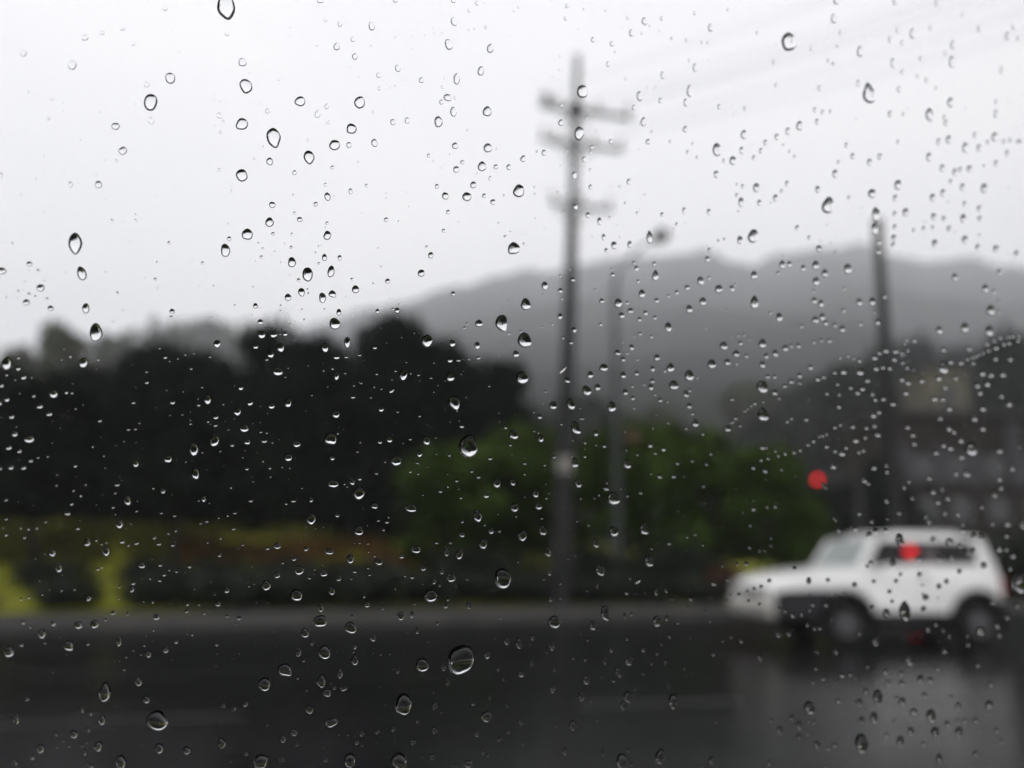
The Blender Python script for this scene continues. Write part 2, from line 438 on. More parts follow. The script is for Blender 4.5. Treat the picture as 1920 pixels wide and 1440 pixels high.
# ------------------------------------------------------------------ trees and shrubs
def leaf_mesh(name, clumps, n, size, seed, m, flat=0.0):
    """n small bent leaf sprays spread through ellipsoid clumps (cx, cy, cz, rx, ry, rz)"""
    r = np.random.default_rng(seed)
    c = np.array(clumps, float)
    vol = (c[:, 3] * c[:, 4] * c[:, 5]) ** (2 / 3); idx = r.choice(len(c), n, p=vol / vol.sum())
    d = r.normal(size=(n, 3)); d /= np.linalg.norm(d, axis=1)[:, None]
    rad = r.uniform(0.35, 1.0, n) ** 0.5 * (1 + 0.12 * r.normal(size=n))
    p = c[idx, :3] + d * rad[:, None] * c[idx, 3:]
    nrm = d * .7 + r.normal(size=(n, 3)) * .6 + np.array([0, 0, .35]); nrm /= np.linalg.norm(nrm, axis=1)[:, None]
    a = np.cross(nrm, r.normal(size=(n, 3))); a /= np.linalg.norm(a, axis=1)[:, None]
    b = np.cross(nrm, a)
    s = size * r.uniform(.6, 1.4, n)[:, None]
    V = np.empty((n, 4, 3))
    V[:, 0] = p - a * s; V[:, 1] = p - b * s * .55 + nrm * s * .12; V[:, 2] = p + a * s - nrm * s * .25; V[:, 3] = p + b * s * .55 + nrm * s * .12
    me = bpy.data.meshes.new(name)
    me.vertices.add(4 * n); me.vertices.foreach_set('co', V.reshape(-1))
    me.loops.add(4 * n); me.loops.foreach_set('vertex_index', np.arange(4 * n))
    me.polygons.add(n); me.polygons.foreach_set('loop_start', np.arange(0, 4 * n, 4)); me.polygons.foreach_set('loop_total', np.full(n, 4))
    me.update(calc_edges=True); me.materials.append(m)
    return me

def clumps_for(seed, w, h, n, base):
    """unit crown: half width w, from height base to h"""
    r = np.random.default_rng(seed); out = [(0, 0, (base + h) / 2, w * .62, w * .62, (h - base) * .42)]
    for k in range(n):
        an = 2 * PI * k * .382 + r.uniform(0, .6); q = r.uniform(.12, .95); z = base + (h - base) * q
        rr = w * (math.sin(PI * min(.95, q * .85 + .15)) ** .7) * r.uniform(.35, .72); sz = w * r.uniform(.26, .46)
        out.append((rr * math.cos(an), rr * math.sin(an), min(z, h - sz * .7), sz, sz, sz * r.uniform(.42, .6)))
    if base < .1:
        for k in range(7): out.append((w * .6 * math.cos(k * .9), w * .6 * math.sin(k * .9), .14, w * .42, w * .42, .15))
    return out

def trunk_mb(seed, h, r0, limbs, spread):
    r = random.Random(seed); m_ = MB()
    top = Vector((r.uniform(-.15, .15), r.uniform(-.15, .15), h))
    m_.tube([(0, 0, -.3), (0, 0, 0), top * .5 + Vector((.06, .03, 0)), top], [r0 * 1.4, r0 * 1.1, r0 * .8, r0 * .35], 9)
    for k in range(limbs):
        an = 2 * PI * k / limbs + r.uniform(-.4, .4); z = h * r.uniform(.4, .8)
        p = Vector((top.x * z / h, top.y * z / h, z)); d = Vector((math.cos(an), math.sin(an), .7))
        m_.tube([p, p + d * spread * .5, p + d * spread + Vector((0, 0, .15 * spread))], [r0 * .5, r0 * .32, r0 * .12], 7)
    return m_

CROWN, TRUNK = {}, {}
for kind, m_, w, h, n, b, nl, ls, hl in (
        ('dense', 'leaf_black', .58, 1.0, 26, .03, 5200, .036, .55), ('dense2', 'leaf_black', .58, 1.0, 22, .06, 5000, .038, .5),
        ('tall', 'leaf_black', .5, 1.0, 16, .22, 2600, .034, .6),
        ('green', 'leaf_green', .5, 1.0, 20, .12, 3600, .034, .55), ('green2', 'leaf_green', .5, 1.0, 16, .10, 3200, .037, .5),
        ('olive', 'leaf_olive', .5, 1.0, 14, .12, 1500, .05, .55), ('olive2', 'leaf_olive', .5, 1.0, 12, .2, 1300, .05, .6)):
    sd_ = hash(kind) % 1 + sum(map(ord, kind))
    CROWN[kind] = leaf_mesh('crown', clumps_for(sd_, w, h, n, b), nl, ls, sd_, M[m_])
    o = trunk_mb(sd_, hl, .018 if kind != 'tall' else .022, 5, .26).build('trunk', M['bark'])
    TRUNK[kind] = o.data; bpy.data.objects.remove(o)

def tree(name, kind, base, width, height, label, cat, group, rz=0.0):
    root = empty(name, base, label, cat, group, rz)
    root.scale = (width, width * random.uniform(.9, 1.1), height)
    for nm, me in (('crown', CROWN[kind]), ('trunk', TRUNK[kind])):
        o = bpy.data.objects.new(nm, me); COL.objects.link(o); o.parent = root
    return root

def tree_px(name, kind, px, top, wpx, Y, label, cat='tree', group=None):
    b = on_ground(px, Y) - Vector((0, 0, .05)); T = at(px, top, Y)
    return tree(name, kind, b, wpx / FPX * Y * 1.08, T.z - b.z, label, cat, group, random.uniform(0, 6))

G1 = 'dark evergreen trees on the bank'
for px, top, w, Y, k, lb in (
        (-60, 660, 260, 33, 'dense', 'dark evergreen tree cut by the left edge of the view'),
        (105, 676, 230, 34, 'dense2', 'low dark evergreen below the pale misty trees on the left'),
        (268, 626, 230, 35, 'dense', 'dark evergreen with a small peaked top, second mass from the left'),
        (395, 652, 220, 34, 'dense2', 'dark evergreen under the dip in the treetops left of the highest one'),
        (500, 588, 190, 33, 'dense', 'tall dark evergreen with a rounded head, just left of the foot of the ridge'),
        (612, 622, 200, 34.5, 'dense2', 'dark evergreen between the two tallest heads of the dark trees'),
        (725, 576, 230, 33, 'dense', 'tallest broad dark evergreen below the start of the misty ridge'),
        (845, 632, 220, 34, 'dense2', 'dark evergreen right of the tallest broad one, with a flat top'),
        (925, 655, 170, 33, 'dense', 'last dark evergreen before the utility pole, its right side sloping down')):
    tree_px('evergreen_tree', k, px, top, w, Y, lb, 'tree', G1)
for px, top, w, Y, lb in ((85, 700, 300, 25, 'dark tree on the lawn whose trunk stands at far left beside the bright grass'),
                          (335, 690, 310, 26.5, 'dark tree on the lawn with its trunk before the russet bed')):
    tree_px('lawn_tree', 'tall', px, top, w, Y, lb, 'tree', 'trees standing on the lawn')
G2 = 'green trees behind the hedge'
for px, top, w, Y, k, lb in (
        (860, 822, 300, 27, 'green', 'leftmost green tree, low and broad under the dark evergreens'),
        (1010, 786, 300, 28.5, 'green2', 'green tree just left of and behind the utility pole'),
        (1205, 776, 300, 28, 'green', 'bright green tree behind the street lamp pole'),
        (1335, 792, 250, 29, 'green2', 'green tree between the street lamp and the red signal'),
        (1430, 824, 210, 28, 'green', 'green tree sloping down towards the red signal'),
        (1500, 925, 120, 27.5, 'green2', 'rightmost low green tree just below the red signal')):
    tree_px('green_tree', k, px, top, w, Y, lb, 'tree', G2)
G3 = 'misty trees far off on the left'
for px, top, w, Y, k, lb in (
        (90, 590, 165, 120, 'olive', 'pale olive misty tree standing out highest at far left'),
        (15, 640, 130, 140, 'olive2', 'pale misty tree at the left edge beside the highest misty one'),
        (185, 618, 190, 260, 'olive', 'faint misty tree just right of the highest misty one'),
        (285, 596, 230, 480, 'olive2', 'very faint misty tree above the small peaked evergreen'),
        (375, 578, 250, 620, 'olive', 'very faint tall misty tree above the dip in the dark treetops'),
        (455, 598, 170, 480, 'olive2', 'very faint misty tree left of the tall round headed evergreen')):
    tree_px('misty_tree', k, px, top, w, Y, lb, 'tree', G3)
G4 = 'dark trees at the foot of the hill on the right'
for px, top, w, Y, k, lb in (
        (1080, 735, 200, 150, 'dense2', 'dark tree at the foot of the hill behind the utility pole'),
        (1240, 745, 190, 160, 'olive', 'dull tree at the foot of the hill above the bright green tree'),
        (1420, 712, 230, 190, 'olive2', 'dull tree at the foot of the hill above the rightmost green tree'),
        (1530, 694, 200, 170, 'dense', 'dark tree just left of the right hand pole'),
        (1615, 676, 190, 130, 'dense2', 'dark tree directly behind the right hand pole'),
        (1715, 622, 200, 190, 'dense', 'tall dark tree between the right hand pole and the building'),
        (1838, 640, 200, 170, 'dense2', 'dark tree behind the beige stair tower'),
        (1925, 605, 190, 115, 'dense', 'tall dark tree at the right edge'),
        (1650, 850, 110, 46, 'dense2', 'low dark tree behind the white car roof beside the pole'),
        (1530, 905, 150, 44, 'dense', 'low dark tree below the red signal'),
        (1470, 770, 190, 130, 'dense2', 'mid dark tree above and left of the red signal'),
        (1600, 770, 180, 105, 'dense', 'mid dark tree above and right of the red signal')):
    tree_px('hillfoot_tree', k, px, top, w, Y, lb, 'tree', G4)

# shrubs along the pavement
SHRUB = leaf_mesh('shrub', [(0, 0, .45, .5, .5, .5), (.3, .1, .4, .35, .3, .4), (-.3, -.05, .42, .35, .32, .42), (.05, .25, .55, .3, .3, .38), (-.1, -.25, .5, .32, .3, .4)], 1100, .075, 5, M['leaf_hedge'])
G5 = 'dark shrubs in a row behind the pavement'
ordn = ['first', 'second', 'third', 'fourth', 'fifth', 'sixth', 'seventh', 'eighth', 'ninth', 'tenth', 'eleventh', 'twelfth', 'thirteenth', 'fourteenth']
sh = [(-75, 1102, 120), (142, 1082, 118), (305, 1072, 115), (365, 1064, 140), (455, 1070, 130), (545, 1062, 140), (640, 1068, 140), (735, 1058, 150),
      (830, 1062, 140), (925, 1066, 140), (1015, 1072, 130), (1110, 1080, 120), (1205, 1076, 130), (1300, 1082, 120), (1900, 985, 170), (2010, 960, 170), (1640, 1041, 150), (1715, 1040, 150), (1790, 1041, 150)]  # last three are added to block the red signal's reflection on the road
for i, (px, top, w) in enumerate(sh):
    p = gp(px, 1150, .15); t_, s_ = to_ts(p); p = ts(t_, 3.1, 0)
    t_, s_ = to_ts(p)
    # keep the shrub under its pixel: walk along the view ray until it is behind the pavement
    d = ray(px, 1000); d = Vector((d.x, d.y, 0)).normalized(); q = Vector((0, 0, 0))
    while to_ts(q)[1] < 3.2: q = q + d * .1
    q.z = ground_z(q) - .03
    o = bpy.data.objects.new('shrub', SHRUB); COL.objects.link(o)
    T = at(px, top, q.y); hgt = max(.5, T.z - q.z); wd = w / FPX * q.y
    o.location = q; o.scale = (wd, wd, hgt); o.rotation_euler = (0, 0, random.uniform(0, 6))
    lb = ('round dark shrub alone between two bright gaps of lawn' if i == 1 else
          'dark shrub at the left edge before the bright lawn' if i == 0 else
          'tall dark shrub just right of the white car' if i == 14 else 'tall dark shrub at the right edge, mostly out of view' if i == 15 else
          f'added dark shrub behind the white car blocking red signal reflection, {ordn[i - 16]} from its front' if i > 15 else
          f'dark shrub behind the pavement, {ordn[i - 2]} to the right of the round one')
    tag(o, lb, 'shrub', G5)
G6 = 'dark shrubs scattered on the lawn'
for px, top, w, Y, lb in ((118, 1042, 125, 22, 'dark shrub on the lawn at the foot of the far left trunk'), (305, 1040, 110, 23, 'dark shrub on the lawn left of the russet strip'),
                          (420, 1048, 130, 23.5, 'wide dark shrub on the lawn under the left end of the russet strip'), (560, 1046, 140, 24, 'wide dark shrub on the lawn under the middle of the russet strip'),
                          (690, 1044, 140, 24, 'wide dark shrub on the lawn under the right end of the russet strip'), (900, 1020, 170, 25, 'dark shrub on the lawn left of the utility pole foot'),
                          (1120, 1020, 170, 25, 'dark shrub on the lawn between utility pole and street lamp'), (1270, 1018, 160, 25.5, 'dark shrub on the lawn right of the street lamp')):
    q = on_ground(px, Y) - Vector((0, 0, .04)); T = at(px, top, Y); wd = w / FPX * Y
    o = bpy.data.objects.new('shrub', SHRUB); COL.objects.link(o); o.location = q; o.scale = (wd, wd * .8, max(.5, T.z - q.z)); o.rotation_euler = (0, 0, random.uniform(-.3, .3))
    tag(o, lb, 'shrub', G6)
# russet ground cover on the bank and by the car
def cover(name, spans, n, size, m, label, cat, seed, h):
    r = random.Random(seed); cl = []
    for (t0, t1, s0, s1) in spans:
        k = max(6, int((t1 - t0) * (s1 - s0) / .5))
        for _ in range(k):
            t_, s_ = r.uniform(t0, t1), r.uniform(s0, s1); p = ts(t_, s_, bank(t_, s_) + h * .3); q = r.uniform(.4, .7)
            cl.append((p.x, p.y, p.z, q, q, h * r.uniform(.4, .6)))
    me = leaf_mesh(name, cl, n, size, seed, m)
    o = bpy.data.objects.new(name, me); COL.objects.link(o)
    return tag(o, label, cat, None, 'stuff')
def span(x0, x1, Y, d0, d1):
    a, b = to_ts(on_ground(x0, Y)), to_ts(on_ground(x1, Y + .0)); return (a[0], b[0], d0, d1)
cover('russet_ground_cover', [span(335, 860, 29, 10.6, 13.2)], 9000, .12, M['leaf_red'],
      'russet ground cover in a strip along the bank behind the lawn', 'ground cover', 11, .45)
cover('green_ground_cover', [span(-80, 860, 31, 14.0, 16.5), span(-90, 335, 27, 11.3, 14.2)], 10000, .12, M['leaf_yellow'],
      'dull green ground cover below the dark evergreens on the bank', 'ground cover', 12, .4)
cover('undergrowth', [span(-160, 980, 33, 16.5, 20.5)], 14000, .16, M['leaf_black'],
      'dark undergrowth filling the foot of the evergreens along the bank', 'undergrowth', 13, 2.6)
o = bpy.data.objects.new('russet_shrub', leaf_mesh('shrub', [(0, 0, .4, .5, .5, .45), (.25, .1, .3, .4, .3, .35), (-.3, 0, .3, .35, .35, .3)], 900, .08, 21,
    mat('leaves_red', (0.03, 0.012, 0.008), .8, .15, col2=(.085, .03, .02), scale=2)))
COL.objects.link(o)
q = at(1368, 1060, 24.5); q.z = ground_z(q); o.location = q; o.scale = (1.5, 1.2, at(1368, 1052, 24.5).z - q.z)
tag(o, 'low reddish shrub just beyond the bonnet of the white car', 'shrub')

# ------------------------------------------------------------------ utility poles, street lamp, signals, wires
def arm_part(root, p, along, length, name='crossarm', h=.13, d=.12, m=None):
    mb_ = MB(); R_ = Matrix((along, Vector((0, 0, 1)).cross(along).normalized() * 1, Vector((0, 0, 1)))).transposed()
    mb_.box(p, (length, d, h), R_)
    return mb_.build(name, m or M['steel'], root, bevel=.01)

def insulator(root, p, h=.34, r=.085, name='insulator'):
    mb_ = MB(); pr = [(.02, 0)]
    for k in range(4): pr += [(r * .55, h * (.1 + .2 * k)), (r, h * (.16 + .2 * k)), (r * .5, h * (.24 + .2 * k))]
    pr += [(r * .45, h * .98), (.001, h)]
    mb_.lathe(p, (0, 0, 1), pr, 12)
    return mb_.build(name, M['ceramic'], root)

YP = 21.5
pb = on_ground(1049, YP); pt = at(1083, 104, YP)
pole = empty('utility_pole', pb, 'tall concrete utility pole with three crossarms left of the street lamp', 'utility pole')
rel = lambda p: Vector(p) - pb
ax = (pt - pb)
def up_px(y):                                              # point on the pole axis at a pixel row
    f0 = (at(1066, y, YP).z - pb.z) / ax.z
    return ax * f0
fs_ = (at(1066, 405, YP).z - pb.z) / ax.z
mb = MB(); mb.tube([ax * fs_, ax * (fs_ + .01), ax * .9, ax], [.135, .136, .105, .09], 18); mb.build('glare_paled_shaft', M['pole_glare'], pole)  # upper length of the same pole, sky glare painted in as a paler colour
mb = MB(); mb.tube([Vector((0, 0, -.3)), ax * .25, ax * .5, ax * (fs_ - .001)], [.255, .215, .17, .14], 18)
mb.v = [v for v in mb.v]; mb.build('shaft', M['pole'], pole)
adir = Vector((1, .12, -.085)).normalized()
wire_starts = []
for k, (y, x0, x1, dz) in enumerate(((212, 1006, 1194, .0), (275, 1008, 1176, 0), (389, 1028, 1152, 0))):
    c = up_px(y); cpx = 1083 - (y - 104) * 34 / 1046
    u0, u1 = (x0 - cpx) / FPX * YP, (x1 - cpx) / FPX * YP
    off = Vector((0, -.17, 0))
    a = arm_part(pole, c + off + adir * ((u0 + u1) / 2), adir, u1 - u0, h=.13 - .01 * k, m=M['armsteel'])
    for f in ((.03, .2, .62, .97) if k < 2 else (.04, .5, .96)):
        q = c + off + adir * (u0 + (u1 - u0) * f) + Vector((0, 0, .06))
        insulator(pole, q, .34 if k == 0 else .30, .065)
        if f in (.03, .62, .97, .04, .96): wire_starts.append(pb + q + Vector((0, 0, .4 if k == 0 else .34)))
    b0 = MB()
    for sx in (-.55, .55):
        b0.tube([c + off + adir * sx + Vector((0, 0, -.05)), c + Vector((0, -.1, -.62))], .022, 6)
    b0.build('arm_brace', M['steel'], pole)
    cl = MB(); cl.lathe(c + Vector((0, 0, -.12)), (0, 0, 1), [(.14, 0), (.19, .01), (.19, .23), (.14, .24)], 16); cl.build('clamp', M['dark'], pole)
# heavier cut-out fuse and arrester on the top arm
c = up_px(212)
mb = MB(); mb.lathe(c + Vector((-.8, -.17, .05)), (0, 0, 1), [(.02, 0), (.13, .02), (.14, .2), (.10, .36), (.06, .42), (.001, .44)], 14); mb.build('fuse_housing', M['dark'], pole)
mb = MB(); mb.lathe(c + Vector((.0, -.27, -.18)), (0, 0, 1), [(.02, 0), (.16, .02), (.17, .3), (.10, .38), (.001, .4)], 14); mb.build('switch_housing', M['dark'], pole)
mb = MB(); cc = up_px(872)
mb.box(cc + Vector((0, -.2, 0)), (.36, .03, .42)); mb.build('plate', mat('pole_plate', (.2, .19, .165), .6), pole, bevel=.01)
mb = MB(); mb.lathe(cc + Vector((0, 0, -.08)), ax, [(.19, 0), (.197, .01), (.197, .15), (.19, .16)], 16); mb.build('band', M['steel'], pole)
mb = MB(); mb.tube([ax * f + Vector((.0, -.19, 0)) for f in (0, .3, .62)], .03, 8); mb.build('cable_conduit', M['steel'], pole)

YR = 24.0
rb = on_ground(1670, YR); rt = at(1645, 412, YR)
pole2 = empty('utility_pole', rb, 'plain thin utility pole rising behind the roof of the white car', 'utility pole')
rax = rt - rb
mb = MB(); mb.tube([Vector((0, 0, -.3)), rax * .3, rax * .65, rax], [.20, .185, .16, .13], 16); mb.build('shaft', M['pole'], pole2)
mb = MB(); mb.lathe(rax * .985, (0, 0, 1), [(.14, 0), (.15, .02), (.15, .14), (.001, .2)], 14); mb.build('cap', M['dark'], pole2)
mb = MB(); mb.box(rax * .62 + Vector((0, -.24, 0)), (.22, .16, .4)); mb.build('junction_box', M['dark'], pole2, bevel=.02)
mb = MB(); mb.tube([rax * .62 + Vector((.0, -.22, -.2)), rax * .3 + Vector((0, -.21, 0)), Vector((0, -.23, 0))], .03, 8); mb.build('cable_conduit', M['dark'], pole2)

YL = 24.5
lb0 = on_ground(1155, YL); lt = at(1152, 540, YL)
lamp = empty('street_lamp', lb0, 'thin grey street lamp with a curved arm right of the utility pole', 'street lamp')
r_ = lambda px, py: at(px, py, YL) - lb0
mb = MB(); mb.tube([Vector((0, 0, -.3)), (lt - lb0) * .5, lt - lb0, r_(1158, 512), r_(1176, 488), r_(1205, 462), r_(1228, 449)],
                   [.12, .10, .075, .065, .055, .045, .04], 12); mb.build('post', M['steel'], lamp)
mb = MB(); mb.lathe((0, 0, 0), (0, 0, 1), [(.22, -.1), (.22, .08), (.13, .12), (.12, .8), (.1, .82)], 16); mb.build('base', M['steel'], lamp)
mb = MB(); d = (r_(1252, 434) - r_(1222, 450)).normalized(); s0 = r_(1222, 452)
mb.lathe(s0, d, [(.05, 0), (.12, .06), (.19, .2), (.21, .42), (.15, .56), (.001, .62)], 14); mb.build('lamp_head', M['dark'], lamp)
mb = MB(); mb.lathe(s0 + d * .32 + Vector((0, 0, -.19)), (0, 0, 1), [(.001, -.03), (.1, -.02), (.13, .03), (.12, .06)], 14); mb.build('diffuser', M['lamp_clear'], lamp)
mb = MB(); bx_ = r_(1170, 822); mb.tube([r_(1154, 822), r_(1178, 822)], .03, 8); mb.build('bracket', M['steel'], lamp)
# small amber disc held out from the lamp post
mb = MB(); mb.lathe(r_(1186, 820) + Vector((0, -.06, 0)), (0, 1, 0), [(.001, 0), (.17, .005), (.18, .03), (.17, .055), (.001, .06)], 18); mb.build('amber_disc', M['amber'], lamp)

# overhead traffic signal
YT = 40.0
tp = at(1533, 899, YT)
tb = on_ground(1608, YT)
sig = empty('traffic_light', tb, 'overhead traffic signal with its red light lit, left of the right hand pole', 'traffic light')
q = lambda p: Vector(p) - tb
mb = MB(); mb.tube([Vector((0, 0, -.3)), q((tb.x, tb.y, tp.z + .5))], [.13, .09], 12); mb.build('post', M['dark'], sig)
mb = MB(); mb.tube([q((tb.x, tb.y, tp.z + .22)), q(tp) + Vector((-.4, .16, .22))], [.06, .045], 10); mb.build('mast_arm', M['dark'], sig)
mb = MB(); mb.box(q(tp) + Vector((.4, .14, 0)), (1.24, .22, .42)); mb.build('housing', M['dark'], sig, bevel=.04)
for k in range(3):
    c = q(tp) + Vector((.40 * k, 0.02, 0))
    mb = MB(); mb.lathe(c, (0, 1, 0), [(.001, -.02), (.1, -.01), (.155, .02), (.155, .04)], 20)
    l_ = mb.build('lens', M['red_on'] if k == 0 else M['lens_off'], sig)
    l_['label'] = 'lit red lens' if k == 0 else 'unlit lens'
    vb = MB(); vb.add([c + Vector((math.cos(a) * .175, y, math.sin(a) * .175)) for a in [PI * i / 8 for i in range(9)] for y in (-.2, .04)],
                      [(2 * i, 2 * i + 1, 2 * i + 3, 2 * i + 2) for i in range(8)])
    o = vb.build('visor', M['dark'], sig); sm_ = o.modifiers.new('solid', 'SOLIDIFY'); sm_.thickness = .01

# pedestrian signal seen through the windows of the white car
YQ = 29.0
pp = at(1706, 1034, YQ); qb = on_ground(1709, YQ)
ped = empty('pedestrian_signal', qb, 'pedestrian signal lit red, seen through the rear side window of the white car', 'traffic light')
q2 = lambda p: Vector(p) - qb
mb = MB(); mb.tube([Vector((0, 0, -.3)), q2((qb.x, qb.y, pp.z + .3))], [.06, .05], 10); mb.build('post', M['dark'], ped)
mb = MB(); mb.box(q2(pp) + Vector((0, .08, -.17)), (.40, .2, .80)); mb.build('housing', M['dark'], ped, bevel=.03)
for k, dz in enumerate((0, -.34)):
    mb = MB(); mb.lathe(q2(pp) + Vector((0, -.03, dz)), (0, 1, 0), [(.001, -.015), (.13, -.01), (.17, .0), (.17, .03)], 18)
    o = mb.build('lens', M['red_on2'] if k == 0 else M['lens_off'], ped); o['label'] = 'lit red lens' if k == 0 else 'unlit lower lens'

# wires crossing the road from the crossarms to the right, overhead
ends = [(26, 3.5), (25.4, 3.1), (24.8, 2.7)]
for i, w0 in enumerate(wire_starts):
    if i > 5: continue
    k = i % 3; row = i // 3
    w1 = Vector((24.5 + k * 1.0, 5.0 + k * .8, w0.z + 2.2))
    pts = [w0.lerp(w1, f) + Vector((0, 0, -1.0 * 4 * f * (1 - f))) for f in [j / 18 for j in range(19)]]
    mb = MB(); mb.tube(pts, .0065, 6)
    o = mb.build('overhead_wire', M['wire'])
    rown = ('top', 'middle', 'lowest')[min(row, 2)]; kn = ('left', 'inner right', 'outer right') if row < 2 else ('left', 'right', 'right')
    tag(o, f'thin overhead wire running upper right from the {kn[k]} end of the {rown} crossarm', 'wire', 'overhead wires')

# ------------------------------------------------------------------ building half hidden at right
YB = 56.0
bb = on_ground(1830, YB); bz = bb.z
bl = empty('building', bb, 'dim building at right with a beige stair tower and a row of pale pilasters', 'building')
qx = lambda px, py, Y=YB: at(px, py, Y) - bb
x0, x1 = qx(1690, 900).x, qx(2050, 900).x; zt = qx(1830, 778).z
mb = MB(); mb.box(((x0 + x1) / 2, 4.5, zt / 2), (x1 - x0, 9, zt)); mb.build('wall', M['brownwall'], bl)
mb = MB(); mb.box(((x0 + x1) / 2, 4.5, zt + .16), (x1 - x0 + .7, 9.7, .3)); mb.build('roof', M['dark'], bl)
tx0, tx1 = qx(1744, 700).x, qx(1822, 700).x; tz0, tz1 = qx(1780, 786).z, qx(1780, 688).z
mb = MB(); mb.box(((tx0 + tx1) / 2, 2.4, (zt + .31 + tz1) / 2), (tx1 - tx0, 3.6, tz1 - zt - .31)); mb.build('stair_tower', M['beige'], bl)
mb = MB(); mb.box(((tx0 + tx1) / 2, 2.4, tz1 + .115), (tx1 - tx0 + .4, 4.0, .22)); mb.build('tower_roof', M['dark'], bl)
mb = MB(); mb.box(((tx0 + tx1) / 2, .58, (tz0 + tz1) / 2 - .1), (.9, .06, 1.5)); w_ = mb.build('window', M['bglass'], bl)
pz0, pz1 = qx(1770, 915).z, qx(1770, 838).z
for px in (1704, 1766, 1826, 1906, 1968):
    h1 = pz1 + (1.6 if px > 1880 else 0)
    mb = MB(); mb.box((qx(px, 900).x, -.06, (pz0 + h1) / 2), (.95, .3, h1 - pz0)); mb.build('pilaster', M['pilaster'], bl, bevel=.03)
for px in (1735, 1796, 1866, 1937):
    for zz in (pz0 - 1.4, (pz0 + pz1) / 2):
        mb = MB(); mb.box((qx(px, 900).x, -.02, zz), (1.35, .1, 1.6)); f_ = mb.build('window', M['bglass'], bl)
        mb = MB(); mb.box((qx(px, 900).x, -.08, zz - .86), (1.5, .2, .1)); mb.build('sill', M['pilaster'], f_)

# ------------------------------------------------------------------ white two-door off-road car heading left
CYAW = math.radians(9)
fw = gp(1585, 1212)                                        # under the near front wheel
car = empty('suv', (0, 0, 0), 'white two-door off-road car with dark rear side window driving left on the wet road', 'car')
ca = Vector((math.cos(CYAW), math.sin(CYAW), 0)); cl = Vector((-math.sin(CYAW), math.cos(CYAW), 0))
HW = .79
org = fw - ca * 1.05 + cl * (HW - .10)
org.z = .004
car.location = org; car.rotation_euler = (0, 0, CYAW)
WF, WR, WRAD = 1.05, 3.33, .36
def arch(cx, r, n=12, a0=200, a1=-20): return [(cx + r * math.cos(math.radians(a0 + (a1 - a0) * i / n)), WRAD + r * math.sin(math.radians(a0 + (a1 - a0) * i / n))) for i in range(n + 1)]
AR = .47
# lower body: outline with both wheel arches, sides curving in a little above the waist and at the nose
up = [(-.10, .62), (-.17, .74), (-.15, .86), (-.05, .95), (.12, 1.02), (.36, 1.08), (.75, 1.135), (1.20, 1.18), (1.36, 1.215), (3.40, 1.245), (3.74, 1.235), (3.80, 1.06), (3.80, .66), (3.76, .58)]
lowr = arch(WR, AR); lowf = arch(WF, AR)
lowr = list(reversed([p for p in lowr if p[1] > .46])); lowf = list(reversed([p for p in lowf if p[1] > .46]))
body = up + lowr + [(2.6, .50), (1.7, .50)] + lowf + [(.52, .60)]
def taper(x, z, y):
    k = 1.0
    if z > 1.0: k -= .10 * (z - 1.0) / .25 * .6
    if z < .7: k -= .03 * (.7 - z) / .2
    if x < .5: k -= .085 * ((.5 - x) / .7) ** 2
    if x > 3.5: k -= .05 * ((x - 3.5) / .3)
    return (x, y * k, z)
mb = MB(); n = len(body); ys = [-HW, -HW * .5, HW * .5, HW]
vs = [taper(x, z, y) for y in ys for x, z in body]
fs = [tuple(range(n)), tuple(reversed(range(3 * n, 4 * n)))] + [(k * n + (i + 1) % n, k * n + i, (k + 1) * n + i, (k + 1) * n + (i + 1) % n) for k in range(3) for i in range(n)]
mb.add(vs, fs)
bo = mb.build('body', M['white'], car, bevel=.045, fix=True)
for p_ in bo.data.polygons: p_.use_smooth = True
# dark inner arches and underbody
mb = MB(); mb.box((2.2, 0, .41), (3.0, 1.20, .40)); mb.build('underbody', M['black'], car)
# greenhouse: roof, pillars, glass
TW = .70; BW = HW * .945
def gh(x, z, side): 
    f = (z - 1.235) / (1.63 - 1.235); return Vector((x, side * (BW + (TW - BW) * f), z))
mb = MB()
ro = [(1.63, 1.632), (1.76, 1.665), (1.95, 1.69), (2.5, 1.715), (3.1, 1.71), (3.45, 1.685), (3.60, 1.65), (3.60, 1.625), (3.3, 1.625), (1.74, 1.625)]
n = len(ro)
def rtap(x, z, y): return (x, y * (TW + .03 - max(0, z - 1.64) * .9) / 1.0, z)
ys = [-1, -.6, .6, 1]
mb.add([rtap(x, z, y) for y in ys for x, z in ro], [tuple(range(n)), tuple(reversed(range(3 * n, 4 * n)))] +
       [(k * n + (i + 1) % n, k * n + i, (k + 1) * n + i, (k + 1) * n + (i + 1) % n) for k in range(3) for i in range(n)])
o = mb.build('roof', M['white'], car, bevel=.04, fix=True)
for p_ in o.data.polygons: p_.use_smooth = True
def pillar(name, xb0, xb1, xt0, xt1, m=M['white'], zb=1.22, zt=1.63, th=.06, zs=(0, 0)):
    for s in (-1, 1):
        mb = MB(); inn = Vector((0, -s * th, 0))
        p = [gh(xb0, zb, s), gh(xb1, zb, s), gh(xb1, zb, s) + inn, gh(xb0, zb, s) + inn, gh(xt0, zt, s), gh(xt1, zt, s), gh(xt1, zt, s) + inn, gh(xt0, zt, s) + inn]
        mb.hexa(p); mb.build(name, m, car, bevel=.012, fix=True)
pillar('windscreen_pillar', 1.33, 1.50, 1.61, 1.75)
pillar('door_pillar', 2.06, 2.12, 2.08, 2.13, M['black'])
pillar('rear_pillar', 3.44, 3.74, 3.40, 3.58)
def pane_part(name, corners, m, th=.008):
    mb = MB(); a, b, c, d = [Vector(v) for v in corners]; nn = (b - a).cross(d - a).normalized() * th
    mb.hexa([a, b, c, d, a + nn, b + nn, c + nn, d + nn]); return mb.build(name, m, car, fix=True)
I = .022
